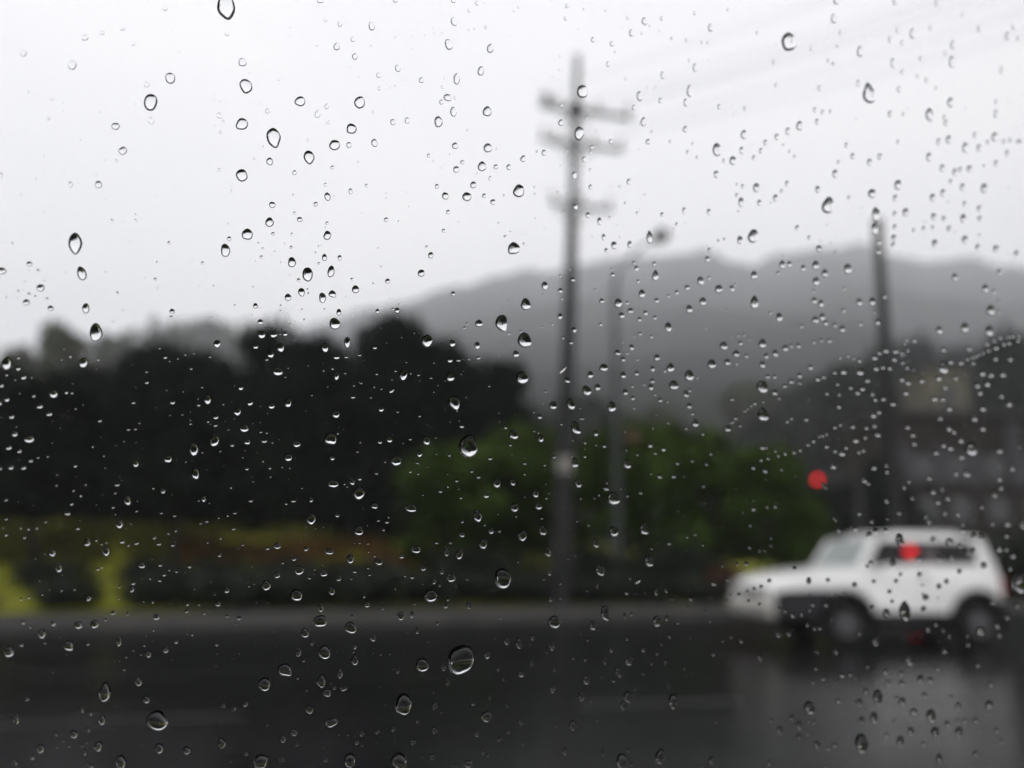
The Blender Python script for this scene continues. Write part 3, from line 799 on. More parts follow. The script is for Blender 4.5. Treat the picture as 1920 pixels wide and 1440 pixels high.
for s in (-1, 1):
    iv = Vector((0, -s * I, 0))
    pane_part('front_window', [gh(1.50, 1.235, s) + iv, gh(2.06, 1.238, s) + iv, gh(2.08, 1.63, s) + iv, gh(1.75, 1.63, s) + iv], M['win_dark'])
    pane_part('rear_window', [gh(2.12, 1.238, s) + iv, gh(3.44, 1.24, s) + iv, gh(3.40, 1.63, s) + iv, gh(2.13, 1.63, s) + iv], M['win_dark'])
    # white fillet below the dark window so the glass sits above the waist
    mb = MB(); mb.hexa([gh(1.50, 1.215, s) + iv * .5, gh(3.42, 1.215, s) + iv * .5, gh(3.42, 1.215, s) + iv * 2, gh(1.50, 1.215, s) + iv * 2,
                        gh(1.50, 1.238, s) + iv * .5, gh(3.42, 1.238, s) + iv * .5, gh(3.42, 1.238, s) + iv * 2, gh(1.50, 1.238, s) + iv * 2])
    mb.build('waist_panel', M['white'], car, fix=True)
pane_part('windscreen', [gh(1.35, 1.225, -1) + Vector((0, .07, 0)), gh(1.655, 1.63, -1) + Vector((0, .07, 0)), gh(1.655, 1.63, 1) - Vector((0, .07, 0)), gh(1.35, 1.225, 1) - Vector((0, .07, 0))], M['win_light'])
pane_part('tailgate_window', [(3.70, -.58, 1.26), (3.70, .58, 1.26), (3.59, .52, 1.61), (3.59, -.52, 1.61)], M['win_dark'])
mb = MB(); mb.box((2.42, 0, 1.19), (2.0, 1.30, .04)); mb.build('parcel_floor', M['black'], car)
# interior
for y in (-.36, .36):
    mb = MB(); mb.box((2.22, y, 1.22), (.14, .42, .34)); s_ = mb.build('seat', M['seat'], car, bevel=.05)
    mb = MB(); mb.box((2.26, y, 1.44), (.10, .22, .12)); mb.build('headrest', M['seat'], s_, bevel=.03)
mb = MB(); mb.lathe((1.72, -.34, 1.24), (-.9, 0, .45), [(.16, 0), (.175, .012), (.16, .024), (.15, .012), (.16, 0)], 18); mb.build('steering_wheel', M['black'], car)
mb = MB(); mb.box((1.50, 0, 1.205), (.24, 1.2, .08)); mb.build('dashboard', M['black'], car, bevel=.03)
# wheels
wp = None
for i, (x, y) in enumerate(((WF, -1), (WR, -1), (WF, 1), (WR, 1))):
    we = empty('wheel', (x, y * (HW - .13), WRAD)); we.parent = car
    if y > 0: we.rotation_euler = (0, 0, PI)
    if i == 0:
        mb = MB(); mb.lathe((0, 0, 0), (0, 1, 0), [(.215, -.115), (.25, -.125), (.325, -.12), (.352, -.10), (.36, -.06), (.36, .06), (.352, .10), (.325, .12), (.21, .12)], 36)
        ty = mb.build('tyre', M['tyre'], we)
        mb = MB(); mb.lathe((0, 0, 0), (0, 1, 0), [(.001, -.085), (.05, -.09), (.06, -.075), (.10, -.07), (.17, -.06), (.20, -.10), (.222, -.115), (.222, .1)], 36)
        rm = mb.build('rim', M['rim'], we)
        hbs = []
        for k in range(6):
            mb = MB(); mb.lathe((.135 * math.cos(k * PI / 3), -.064, .135 * math.sin(k * PI / 3)), (0, 1, 0), [(.001, -.004), (.027, -.004), (.03, 0), (.03, .01)], 10)
            hbs.append(mb.build('rim_hole', M['black'], we))
        mb = MB(); mb.lathe((0, -.085, 0), (0, 1, 0), [(.001, -.03), (.075, -.028), (.09, 0), (.09, .02)], 14); hc = mb.build('hub_cap', M['hub'], we)
    else:
        for o in (ty, rm, *hbs, hc): c_ = o.copy(); COL.objects.link(c_); c_.parent = we
    fl = MB(); pts = [(x + AR * 1.02 * math.cos(a), y * (HW + .012), WRAD + AR * 1.02 * math.sin(a)) for a in [math.radians(195 - 210 * j / 16) for j in range(17)]]
    pts = [taper(*(p[0], p[2], p[1])) for p in pts]
    fl.tube(pts, .04, 8); fl.build('arch_flare', M['black'], car)
    aw = MB(); aw.add([(x + (AR - .01) * math.cos(a), yy, WRAD + (AR - .01) * math.sin(a)) for a in [math.radians(200 - 220 * j / 14) for j in range(15)] for yy in (y * (HW - .03), y * .5)],
                      [(2 * j, 2 * j + 1, 2 * j + 3, 2 * j + 2) for j in range(14)], True)
    aw.build('wheel_well', M['black'], car)
# bumpers, lower cladding, lamps, grille, doors, mirror, rails
mb = MB(); mb.prism([(-.23, .48), (-.25, .64), (-.17, .72), (.50, .70), (.52, .44), (-.18, .42)], -HW * .97, HW * .97, lambda x, z, y: (x, y * (1 - (.1 * ((.5 - x) / .8) ** 2)), z))
mb.build('front_bumper', M['bumper'], car, bevel=.03, fix=True)
for s in (-1, 1):
    yy = s * (HW * .985)
    mb = MB(); mb.prism([(-.08, .44), (-.10, .80), (.10, .85), (.55, .86), (.88, .855), (.70, .70), (.595, .54), (.575, .44)], yy - s * .10, yy + s * .03, lambda x, z, y: taper(x, max(z, .72), y)[:2] + (z,))
    mb.build('fender_cladding', M['black'], car, bevel=.02, fix=True)
mb = MB(); mb.prism([(3.72, .50), (3.72, .70), (3.90, .70), (3.92, .52)], -HW * .95, HW * .95); mb.build('rear_bumper', M['black'], car, bevel=.03, fix=True)
for s in (-1, 1):
    mb = MB(); mb.tube([(1.55, s * (HW + .04), .43), (2.82, s * (HW + .04), .43)], .045, 10); mb.build('side_step', M['black'], car)
    mb = MB(); mb.box((-.15, s * .56, .83), (.06, .24, .14)); h_ = mb.build('headlight', M['lamp_clear'], car, bevel=.02)
    mb = MB(); mb.box((-.10, s * .725, .83), (.07, .05, .09)); mb.build('indicator', M['lamp_clear'], car, bevel=.01)
    mb = MB(); mb.box((3.815, s * .70, .93), (.04, .13, .30)); mb.build('tail_light', M['lamp_red_off'], car, bevel=.01)
    yy = s * (HW + .001)
    d_ = MB(); d_.prism([(1.55, .54), (2.50, .54), (2.54, 1.16), (1.40, 1.16), (1.40, .80), (1.50, .66)], yy - s * .03, yy + s * .008, lambda x, z, y: taper(x, z, y))
    dr = d_.build('door', M['white'], car, bevel=.008, fix=True)
    mb = MB(); mb.box((2.40, s * (HW + .015), 1.04), (.15, .03, .035)); mb.build('door_handle', M['black'], dr, bevel=.008)
    mb = MB(); mb.box((1.58, s * (HW + .09), 1.27), (.09, .17, .13)); mb.build('wing_mirror', M['black'], car, bevel=.03)
    mb = MB(); mb.tube([(1.95, s * .55, 1.66), (2.0, s * .55, 1.735), (3.2, s * .55, 1.745), (3.28, s * .55, 1.66)], .016, 8); mb.build('roof_rail', M['white'], car)
mb = MB()
for k in range(5): mb.box((-.17, 0, .75 + .03 * k), (.03, .80, .018))
mb.build('grille', M['black'], car)
mb = MB(); mb.box((-.262, 0, .58), (.015, .36, .12)); mb.build('number_plate', M['lamp_clear'], car)
mb = MB(); mb.lathe((3.93, 0, .98), (1, 0, 0), [(.001, -.08), (.30, -.08), (.34, -.04), (.34, .06), (.28, .09), (.001, .1)], 28); mb.build('spare_wheel', M['tyre'], car)
mb = MB(); mb.tube([(1.30, -.58, 1.19), (1.0, -.62, 1.9)], .006, 6); mb.build('aerial', M['black'], car)

# ------------------------------------------------------------------ raindrops on the outer face of the window
# per tile of the photograph (offset x, y; all numbers three times enlarged): x, y, width[, height[, tilt]] + thickness letter [+ direction of a tip]
DROPS = {
(0, 0): """1271,36,104,126,-12nd 928,44,28,34,-30f 688,158,34,26f 572,184,36,24f 476,211,46,32f 750,246,24f 130,296,36,46,-30f 406,365,48,54f
1277,190,20,28,-20f 1364,350,46,48m 1383,484,66,86,-20n 958,440,62,58,60m 825,474,30,34f 847,575,74,100n 850,678,34,42,-20f 650,710,46,42m
692,848,44,46mz 1688,570,62,54n 1787,640,32,46,15f 1838,598,24,32f 1361,698,70,66n 1234,650,36,30,30f 1258,682,16f 1242,744,18f 1505,625,26,28f
1466,580,16,14f 1207,560,14f 1236,567,12f 1538,771,80,102,-15nd 1732,789,16,18f 1882,816,60,60,-15n 1738,884,60,76,-12n 1517,908,38,42n 1430,893,12f
1232,957,20f 1360,986,66,70n 1657,971,24,28m 1870,942,22m 1831,1040,20,24f 396,1039,26,34f 554,1038,42,40m 1302,1077,14f 1650,1096,12,14f
1842,1106,34,48,-15n 1881,1104,10f 1532,1152,36n 1776,1148,24,26m 1516,1250,48,52n 1686,1234,32,28n 1656,1199,16,18f 1840,1256,20f 1830,1280,10f
1536,1315,22,20m 1391,1318,62,64n 1289,1343,24,28m 1841,1324,42,52n 1642,1317,14,18f 1452,1366,12m 1268,1408,52,76n 423,1365,78,110nd 950,1366,18,20m
630,1241,18f 1478,1398,12,14m 1546,1415,10f 1638,1391,16,18m 1792,1385,10m 1775,1420,12,10m 1569,443,20f 1403,407,10f 1473,357,10f 1832,111,24,20,-30f
1912,133,24,36f 1894,262,34,44m 1782,254,14f 1851,687,18f 1836,698,14,10f 1633,152,12f 1635,203,12,10f 1802,2,40,30f 157,518,18,14f 198,528,14f
290,558,20,16f 352,575,12f 270,666,20f 654,902,16,14f 70,1370,16,18f 5,985,20,30f 245,876,16f 762,1206,10m 1343,266,10,12f 1300,440,12f 1210,708,10f
1645,703,10f 1482,822,10f 1614,773,8f""",
(640, 0): """305,2,28,26f 632,2,30,28f 764,18,22,26,20f 720,60,20f 997,39,16,18f 1271,33,22,24f 1262,104,20,24f 170,148,32,50,-12m 633,120,34,48,-15fd
306,206,16,18f 397,201,10f 471,195,12f 526,188,14,10f 566,184,14f 646,174,10f 717,167,12f 749,160,14f 815,155,20,18f 64,222,24,28f 605,250,46,60,-15m
838,272,38,52,15m 76,318,32,36m 317,384,30,40,-20m 785,399,36,54,15m 649,443,36,64m 211,422,28,30f 451,451,30,32m 100,433,12f 52,377,10f 582,443,12,14f
569,490,18f 216,497,24f 305,480,12f 271,495,8f 103,576,60,70n 598,549,48,38,20m 563,574,26,28m 641,551,14,22f 630,629,36,54m 820,627,50,56n 546,685,46,62n
290,687,30,34,-10m 371,678,28,36m 57,724,58n 186,804,34,46,-20m 43,816,30,34m 640,820,34,38m 824,832,48,52n 874,840,14f 490,875,18,20m 518,905,12f
562,945,10f 681,913,24m 647,953,38,36m 791,936,48,54n 869,938,26,28m 942,940,28,32m 1023,893,32,38m 838,1002,18,26fl 764,978,10f 742,1040,36,38n
538,1048,22,28m 141,1043,18,20m 52,1076,22,34m 585,1102,38,42n 706,1106,52,50n 804,1101,24,26m 853,1136,30,32m 914,1099,12,14m 998,1074,62,74n
1088,1090,12f 601,1193,24,26m 252,1235,26,24m 321,1244,10,8m 575,1297,20,22m 971,1396,68,66nl 922,1329,18,14m 951,1302,10,8m 1026,1371,14m
480,1387,18,14m 503,1435,30,36n 1356,515,60,76n 1338,750,54,78,10n 1235,690,30,36m 1236,594,20,18m 1247,568,12m 1380,662,16,18m 1140,859,28,34m
1100,853,16,14m 1270,850,14,18m 1409,828,26,22m 1402,858,16,22m 1365,896,22,32m 1310,985,26,40md 1316,1163,28,34m 1268,1092,16,14f 1245,1196,16,14m
1401,1052,22,28m 1400,955,16f 1387,1210,26,30m 1515,797,20,30m 1633,186,28,44,-10m 1523,246,26,30m 1416,223,22,32m 1500,360,18,34m 1706,119,34,44f
1678,541,34,56,-12m 1700,684,32,50m 1680,696,20,34f 1645,605,20,28f 1725,797,26,32m 1745,741,14,16m 1849,797,14,18m 1795,567,22,30m 1808,423,24,44m
1860,215,16,20m 1803,104,18,26m 1611,100,14,24f 1692,185,14,18f 1790,175,12f 1735,143,12,16f 1600,443,14,18f 1617,1022,24,34m 1565,1050,12m
1596,1142,14m 1664,1197,14m 1804,1206,20,24m 1886,1262,16,24f 1452,1245,26,44,-8n 1733,1338,34,66,-5nu 1534,1380,32,46n 1622,1375,26,40m
1475,1334,22,36m 1490,1408,20,26m 1510,1222,14,12m 1234,934,10,12f 1364,48,12,18f 1436,45,10,12f 1487,57,12,20f 1333,163,8,10f 1230,316,10,12f
1227,393,12,14f 1189,432,10,12f 1108,500,10f 710,732,12f 180,630,14,16f 95,910,12,10f 612,868,10,12f 252,1087,8f 252,1113,10f""",
(1280, 0): """865,5,34,40f 1195,5,26,44f 1430,18,20,34f 850,105,30,54,-8f 158,155,30,48f 255,55,14,22f 420,184,16,22f 68,75,16,22f 598,235,84,100,-10n
998,290,36,58m 1167,224,20,34f 1210,170,18,32f 1235,240,20,24f 1293,190,30,56m 1395,157,16,26f 1520,252,26,46m 1515,348,30,68m 1184,355,26,56f
1478,298,18,24f 1338,330,20,26f 1236,406,18,28f 1575,90,16,24f 1668,165,22,32f 1828,202,28,42m 1862,155,20,30f 1888,218,18,26f 1795,395,20,40f
1372,452,20,32f 1323,430,16,24f 1426,496,16,24f 1050,530,66,108,-8nu 990,467,22,36f 1218,502,24,36f 770,495,22,30f 528,480,18,26f 515,348,18,30f
870,257,16,20f 890,180,18,30f 820,340,20f 850,358,24,20f 725,270,20,24f 70,380,26,48m 40,512,34,66m 18,576,26,44m 205,600,20,30m 350,610,18,24f
15,727,28,36m 22,225,16,20f 110,238,14,18f 142,240,14,18f 38,340,14,20f 1508,576,34,58,-5m 1390,645,44,70,-12n 1168,642,26,38f 1243,642,16,22f
1472,660,20,24f 1481,692,24,36f 1763,640,24,42f 1765,574,18,30f 345,757,34,52m 193,842,50,72n 332,846,26,42m 283,903,38,50m 189,980,28,42m
658,708,38,54m 758,685,24,36f 593,738,28,42m 530,770,26,36m 466,803,24,34m 441,848,22,30m 401,886,22,24f 568,815,14,18f 745,618,22,32f 788,630,20,28f
832,628,18,24f 922,816,22,30f 957,878,24,34m 1052,912,30,38m 1110,880,26,36m 877,912,18,22f 1210,800,18,24f 1386,884,30,50m 1497,785,32,46m
1440,797,24,38m 1590,830,34,56m 1667,832,26,40f 1755,770,34,50m 1645,760,22,30f 1717,802,20,26f 1806,797,20,26f 1842,790,20,26f 1895,795,36,20f
1826,862,22,34f 1763,918,24,36f 1460,945,28,40m 1532,968,26,40m 1562,955,24,30f 1614,948,30,36m 858,978,32,48m 415,1055,38,50m 587,1033,22,34m
760,1065,28,40m 556,1076,18,22f 523,1114,28,42m 431,1140,24,34m 329,1137,32,54m 304,1098,18,24f 338,1048,18,24f 305,1038,14,18f 1212,1040,40,58,8m
1066,1088,42,54n 1196,1113,26,36f 1254,1193,34,46m 1192,1202,22,30f 818,1155,62,100,15n 1406,1110,30,42m 1464,1084,28,42m 1574,1052,26,42m
1508,1020,22,26f 1696,1058,36,54m 1586,1146,22,28f 1668,1172,26,32f 1578,1228,32,48m 1670,1230,24,30f 1412,1217,30,36m 1469,1230,24,30f
1192,1276,22,28f 1187,1336,28,34m 1184,1375,24,30f 1088,1206,44,80n 1080,1285,40,72n 1104,1363,22,28m 1100,1415,26,30m 147,1192,22,36m
8,1185,20,40m 396,1328,56,78,8n 323,1350,32,46m 201,1354,14,18f 234,1346,14,18f 643,1281,22,30m 710,1337,18,24f 150,1405,18,26f 767,1398,34,40m
856,1420,20,18f 1497,1285,24,30f 1418,1368,32,40m 1588,1346,34,42m 1660,1388,26,32f 1762,1398,32,38m 1876,1425,24,34f 1300,1296,18,20f 1355,1285,20,26f
1406,1280,18,22f 935,1112,18,24f 28,855,18,22f 80,885,16,20f 232,905,16,22f 56,810,14,20f 600,852,16,20f 630,880,16,20f""",
(0, 480): """8,84,56,40m 165,45,34,30m 214,82,18f 460,98,52,80,-15n 228,179,44,42m 163,214,18f 198,227,14f 148,260,40,34m 265,240,18,14f 104,198,16,14f
285,294,34,32n 483,294,40,60n 540,430,74,102n 660,207,16f 873,130,18,16f 968,311,30,28n 963,342,20,14m 1139,39,18f 1470,5,20,18m 1642,35,46,56,-10n
1730,103,58,82n 1862,87,40,66,12n 1679,134,18,20m 1794,41,16,14m 1696,203,38,48,-12n 1730,187,12m 1734,210,12m 1620,232,38,40n 1814,235,40,58,-10n
1869,213,40,40nr 1825,8,28,40n 1911,10,22,34n 1437,280,28,30n 1320,276,10m 1579,278,12m 1578,307,10,8m 1698,300,10m 1906,316,28,38n 1883,381,62,66n
1465,371,34,30n 1711,357,14,10m 1472,443,48,44n 1539,443,40,36n 1604,438,28,26m 1576,440,10m 1222,494,44n 1438,510,28,26m 1580,516,40,50,15n
1523,555,38,36n 1500,583,18,12m 1828,516,40,54,-12n 1892,568,34,28m 930,570,20,18m 1181,567,16,12m 40,605,56,72,12n 470,600,56,58n 105,572,18,16m
104,633,26,22m 134,681,30,26m 38,669,14m 396,565,16m 552,584,14,12m 825,652,14,10m 1075,634,16,12m 826,711,20,18m 1562,650,58,52n 1620,630,8m
1604,680,8m 1893,674,30,48n 1870,634,14,12m 10,727,22,26m 302,776,50,46n 373,767,20,18m 406,770,14m 190,786,18m 40,806,28,26m 2,826,16,26m
224,845,34,26m 278,888,32,24m 67,903,30,26m 426,859,12m 751,825,22,14m 971,823,28,22m 1355,741,28,24md 1137,738,12,10m 1168,806,42,60,5n
1117,838,20,16m 1114,803,8m 1407,824,34,38n 1527,843,36n 1622,826,40,52,20n 1754,784,12,8m 1336,876,40,46,40n 1889,890,42,44n 1214,906,30,24m
1374,970,52,44n 1212,952,22,16m 1170,931,12m 1072,944,14,10m 1071,924,8m 1026,893,12,8m 957,895,8m 562,926,24,18m 784,940,12,8m 722,975,20,14m
762,973,18,12m 84,1000,34,30m 166,1030,58,40m 50,1077,34,26m 110,1096,24,22m 1285,978,10,8m 1467,990,16,10m 1500,995,12,10m 1860,1028,72n
1900,998,14,12m 1210,1040,50,68,28nz 1391,1045,34n 1305,1063,22,18m 1486,1040,32,22m 1532,1050,14,8m 1669,1058,40,34m 1090,1085,54,80n 1138,1105,10m
1239,1098,10m 1365,1133,8m 522,1072,12m 584,1123,14,12m 268,1128,14,12m 214,1133,14,12m 174,1150,24,20m 133,1190,28,24m 63,1188,30,26m 4,1192,14,24m
945,1140,48,46n 764,1168,36,38n 424,1180,20,18m 1622,1132,44,46,10n 1869,1135,28,30n 1100,1222,46,68n 1388,1195,20m 1517,1193,16,12m 1587,1187,10m
1630,1192,8m 1874,1280,56,48n 659,1286,28,18m 648,1332,16,12m 862,1307,14,10m 917,1320,28,30m 1298,1303,12,10m 1424,1268,8m 718,1374,40,56n
1146,1364,26,38n 1117,1376,10m 1178,1389,8m 404,1394,22,18m 455,1348,16,14m 636,1414,18,12m 1410,1375,24,20m 1609,1393,16,14m 1650,1376,26,20m
1750,1370,22,28m 768,1435,16,10m 35,1370,18m 318,1290,12m 482,1285,10m""",
(640, 480): """80,187,42,44n 59,130,16m 449,96,38,42n 260,141,28n 629,212,26n 180,155,12,10f 203,310,22,26n 289,298,16,14m 314,306,30,32n 323,272,10,12m
1144,167,36,46n 1037,272,56,66n 901,374,66,92,8nr 1030,474,78,86,-8n 774,379,42n 705,380,14m 692,404,18,14m 942,436,14,16m 1008,424,16,14m 909,297,8m
1231,195,28,30n 1229,340,28,34n 1302,133,26n 1230,112,14,16f 1287,76,10f 1243,240,14,16m 1310,415,24,32n 1247,460,16m 1291,487,22,18m 1186,383,12m
1127,399,12m 33,485,38,60n 482,478,62,74n 624,491,36,42n 764,503,32,40n 770,573,26,18m 188,515,24,18m 27,568,22,14m 102,557,20,14m 610,585,30m
658,586,24,16m 982,551,34,40n 1017,684,66,76n 614,681,46,52n 349,670,46,56,15nu 304,647,14,10m 20,660,14,10m 199,664,14,10m 390,661,10m 433,670,16,10m
504,686,18,10m 673,665,8m 284,757,20,34,45m 225,748,14,8m 184,737,10m 111,715,12m 70,728,12m 64,793,26,18m 165,796,14,10m 285,695,8m 634,822,64,76,-20nd
650,870,12,10m 831,732,14,10m 223,861,30m 317,877,14,10m 440,900,16,12m 702,794,8m 676,956,26,24m 662,926,8m 714,1070,110,128n 968,1005,52n 950,1062,18,14m
924,964,18,16m 1115,902,28m 1122,1026,32,42n 1085,985,12,8m 1109,993,10m 478,1037,42,50n 270,1032,34,36n 216,1045,26,24m 386,1030,18,14m 346,1053,8m
90,1100,16,12m 106,1048,10m 439,1112,32,38n 307,1152,58,60,20n 246,1158,10m 427,1164,18,12m 606,1120,18,14m 535,1112,10m 836,1138,24,18m 387,1213,18,12m
431,1225,14,10m 198,1223,20,12m 733,1210,20,16m 770,1242,22,18m 648,1263,20,16m 103,1252,22,20m 59,1268,28,40,-15n 33,1298,10m 17,1283,12m 873,1277,44,52n
963,1270,30,42,-15n 98,1332,66,76n 1030,1167,20,14m 1143,1176,16,10m 1195,1129,18m 1031,1227,12m 1092,1335,34,48n 1032,1353,10m 814,1342,32,38m
672,1358,18,16m 556,1322,22,18m 598,1297,12m 458,1343,10m 660,1310,8m 186,1403,38,42n 390,1420,62,44n 972,1415,44,50n 1110,1405,38,42n 1153,1362,12m
763,1432,36,26m 1190,840,44,46n 1147,762,14m 1247,640,16,56,42m 1270,698,32m 1290,832,44,68,-8n 1379,757,50,58,-20n 1440,738,34,38,15n 1400,668,34,40n
1475,628,48,44n 1554,544,34,32n 1585,670,32,36n 1585,580,26,28m 1608,546,16f 1632,513,26,34m 1520,848,50,60n 1597,765,28,34m 1636,733,16m 1660,660,26m
1664,582,14m 1679,437,20m 1766,112,36,56nu 1659,70,24,32m 1645,38,18f 1525,105,26,24m 1518,73,14f 1760,43,20,26f 1669,142,18,22f 1690,213,36,48n
1558,265,42,52n 1465,253,30,28n 1608,263,20m 1576,334,32,34n 1625,308,34,30n 1710,320,24,28m 1772,250,26,28m 1677,356,24,26m 1764,346,20,24m 1428,190,14m
1887,204,20,24m 1840,224,16,18f 1458,384,18m 1839,400,34,56,-8n 1743,453,16,18m 1775,571,32,36n 1850,628,42,52n 1750,634,28,30m 1819,645,20m
1869,727,52,54n 1740,737,30,34m 1748,702,24,26m 1702,723,14m 1765,778,16m 1793,810,24m 1638,798,22,24m 1645,856,14m 1317,965,50,76,-15nr 1343,856,10m
1350,915,30,14f 1237,945,14m 1431,996,28,32n 1479,1068,18m 1431,1062,12m 1370,1050,16m 1370,1127,16m 1368,1083,8m 1301,1037,10m 1312,1162,36,60n
1607,1168,44,54n 1737,1063,24,28m 1811,1085,26m 1764,1108,18,16m 1603,1092,12m 1665,1118,12m 1332,1278,38,48n 1488,1305,36,26m 1530,1362,72,76n
1492,1276,12m 1789,1238,30,26m 1869,1238,26,24m 1742,1226,12m 1683,1330,22,20m 1608,1348,16,14m 1571,1308,12m 1450,1343,12m 1425,1362,10m 1347,1365,10m
1284,1238,10m 1890,1165,20m 1838,937,16m""",
(1280, 480): """140,17,26,34m 25,178,28,30m 100,139,36,48n 203,185,42,46n 277,182,26,36m 294,163,16,20f 401,108,36,48n 113,256,38,46n 37,298,34,46n
148,122,18f 403,263,46,66nu 543,344,36,48n 494,318,18f 130,408,12f 560,48,34,44n 600,46,26,36m 678,68,26,36m 748,52,38,52n 799,97,34,46n 750,142,36,48n
537,95,20,22f 928,72,44,56n 738,196,16,18f 908,182,18f 740,250,30,36m 778,266,30,40m 994,258,32,42m 1066,256,34,46n 905,305,22,24f 1081,316,16,18f
1134,228,24,26m 745,358,38n 785,342,32,42n 804,376,28,30m 857,388,24,26m 898,410,34,36n 668,395,20f 998,383,24,22m 1096,370,34m 1530,118,32,40f
1780,90,26,34f 1702,182,34,44m 1750,200,20,26f 1733,303,44,58n 1776,255,20,22f 1777,312,20f 1442,416,36,42m 1586,402,42,58n 1725,420,46,60n 1607,388,24,22f
230,505,42,46n 323,490,24,26m 300,549,38,36n 358,561,24,22m 448,492,42,50n 470,562,28,30m 520,547,34,38m 577,518,32,36m 610,504,20,22f 651,504,26,28m
251,596,34,36m 303,606,16f 163,608,46,52n 447,610,34,38n 36,672,52,60n 82,685,14f 275,456,12f 313,446,16f 343,444,16f 378,467,14f 738,485,20f
780,474,22,20f 824,475,28,24m 716,626,34,28m 656,672,30,28m 610,704,32,26m 656,714,24,22m 573,730,26,22m 478,678,26,24m 518,678,22,20m 447,735,62,72n
516,767,36,32n 451,895,60,74nu 276,804,24,20m 405,828,20,18f 385,842,16f 365,857,14f 350,870,16f 453,820,14f 541,800,16f 758,692,34,26m 794,680,26,20m
854,655,24,20f 904,650,36,32m 995,650,44n 993,587,26,24m 930,560,18f 885,573,18f 960,575,16f 1078,570,34,32m 1105,544,24,22f 1141,532,32,30m
1194,535,36,28m 1188,582,30,22f 1086,632,34,28m 1124,625,28,24m 1162,630,30,24f 1038,700,30,22f 1010,747,32,24m 982,768,32,24m 944,740,22f 870,720,20f
880,778,18f 810,775,24,16f 1236,600,20f 1260,628,22f 1248,490,20f 1256,470,22f 1302,474,28,24f 1232,695,30,26m 1265,712,34,28m 1343,700,26,28f
1254,769,32,30m 1128,804,28,24f 1181,832,34,26m 1082,806,26f 1066,775,24f 878,847,24,22f 1070,895,38,32m 1103,877,28,26m 1077,955,28,24f 1032,966,26,22m
955,958,30,26m 972,1037,36,30m 1096,1002,36,34m 854,962,22,20f 885,948,20f 895,1107,42,40n 855,1098,26,20f 808,1072,26,20m 918,1077,22f 846,1182,36,34n
808,1000,20f 785,1012,24,16f 766,1014,22,16f 735,1040,24,22m 703,1060,24,20m 660,1090,20f 625,1104,24,20m 575,1110,20f 537,1122,18f 520,1096,16f
693,918,28,24m 588,930,18f 612,912,18f 447,1077,30,24m 470,1076,20m 440,1147,20,18m 479,1138,20m 463,1207,28,26m 396,1188,24m 396,1422,28,24m
473,1410,18m 520,1408,20m 556,1200,16f 157,1112,16f 133,1170,18m 116,1295,16m 54,1152,16m 70,940,34,44nu 252,970,36,38n 297,912,24,20m 276,934,22,18m
322,953,18f 36,842,28,32m 18,775,30,38m 40,754,18f 55,886,18m 18,969,20,16m 112,1002,14m 1465,525,32,28m 1466,628,54,72n 1506,596,30,26m 1562,600,28,22f
1608,521,32,30m 1712,493,24,26f 1762,516,26f 1633,602,22f 1758,577,26f 1840,580,28,26m 1438,686,34,30m 1533,685,26f 1685,660,34,32m 1733,668,30f
1799,665,36,34m 1655,728,36,32m 1711,718,34,32m 1671,769,28f 1475,742,30,20f 1414,802,38,30m 1460,803,32,28m 1497,857,36,32m 1447,913,34,24f
1686,857,36,32m 1640,915,34,32m 1834,831,34m 1792,788,24f 1686,971,34,28m 1497,970,34,32m 1525,987,28f 1622,1085,64,84n 1563,1037,34,30f 1465,1062,32,28f
1505,1080,36,32m 1423,1105,34,28m 1567,1131,34,28m 1594,1225,48,38n 1536,1221,28f 1781,1095,38,32m 1852,1193,30,32m 1780,1255,32,28f 1790,1302,28f
1754,1342,32m 1384,1247,32,30m 1408,1325,32m 1488,1360,36,30m 1435,1383,30m 1458,1312,22f 1289,1360,24f 1272,1267,22f 1245,1300,24f 1145,1375,30m
1148,1212,24f 1145,1177,22f 1074,1190,32,28m 1045,1280,28,24m 1021,1261,36,32m 1026,1018,24f 1015,1092,24f 1302,1055,34,24f 1294,1007,32,26f 1264,963,32,24f
990,1102,22f 1680,1410,24f 1600,580,18f 1625,570,18f 1645,565,18f 1665,556,18f 1690,545,18f 1720,530,20f 1745,520,20f 1805,495,22f 1835,490,22f
1885,475,22f 1750,475,22f 1785,460,22f 1830,455,20f 1855,452,20f 1888,452,20f 1215,530,18f 1230,545,18f 1246,552,18f 1266,530,18f 1230,562,18f
795,1290,18,54,-45m""",
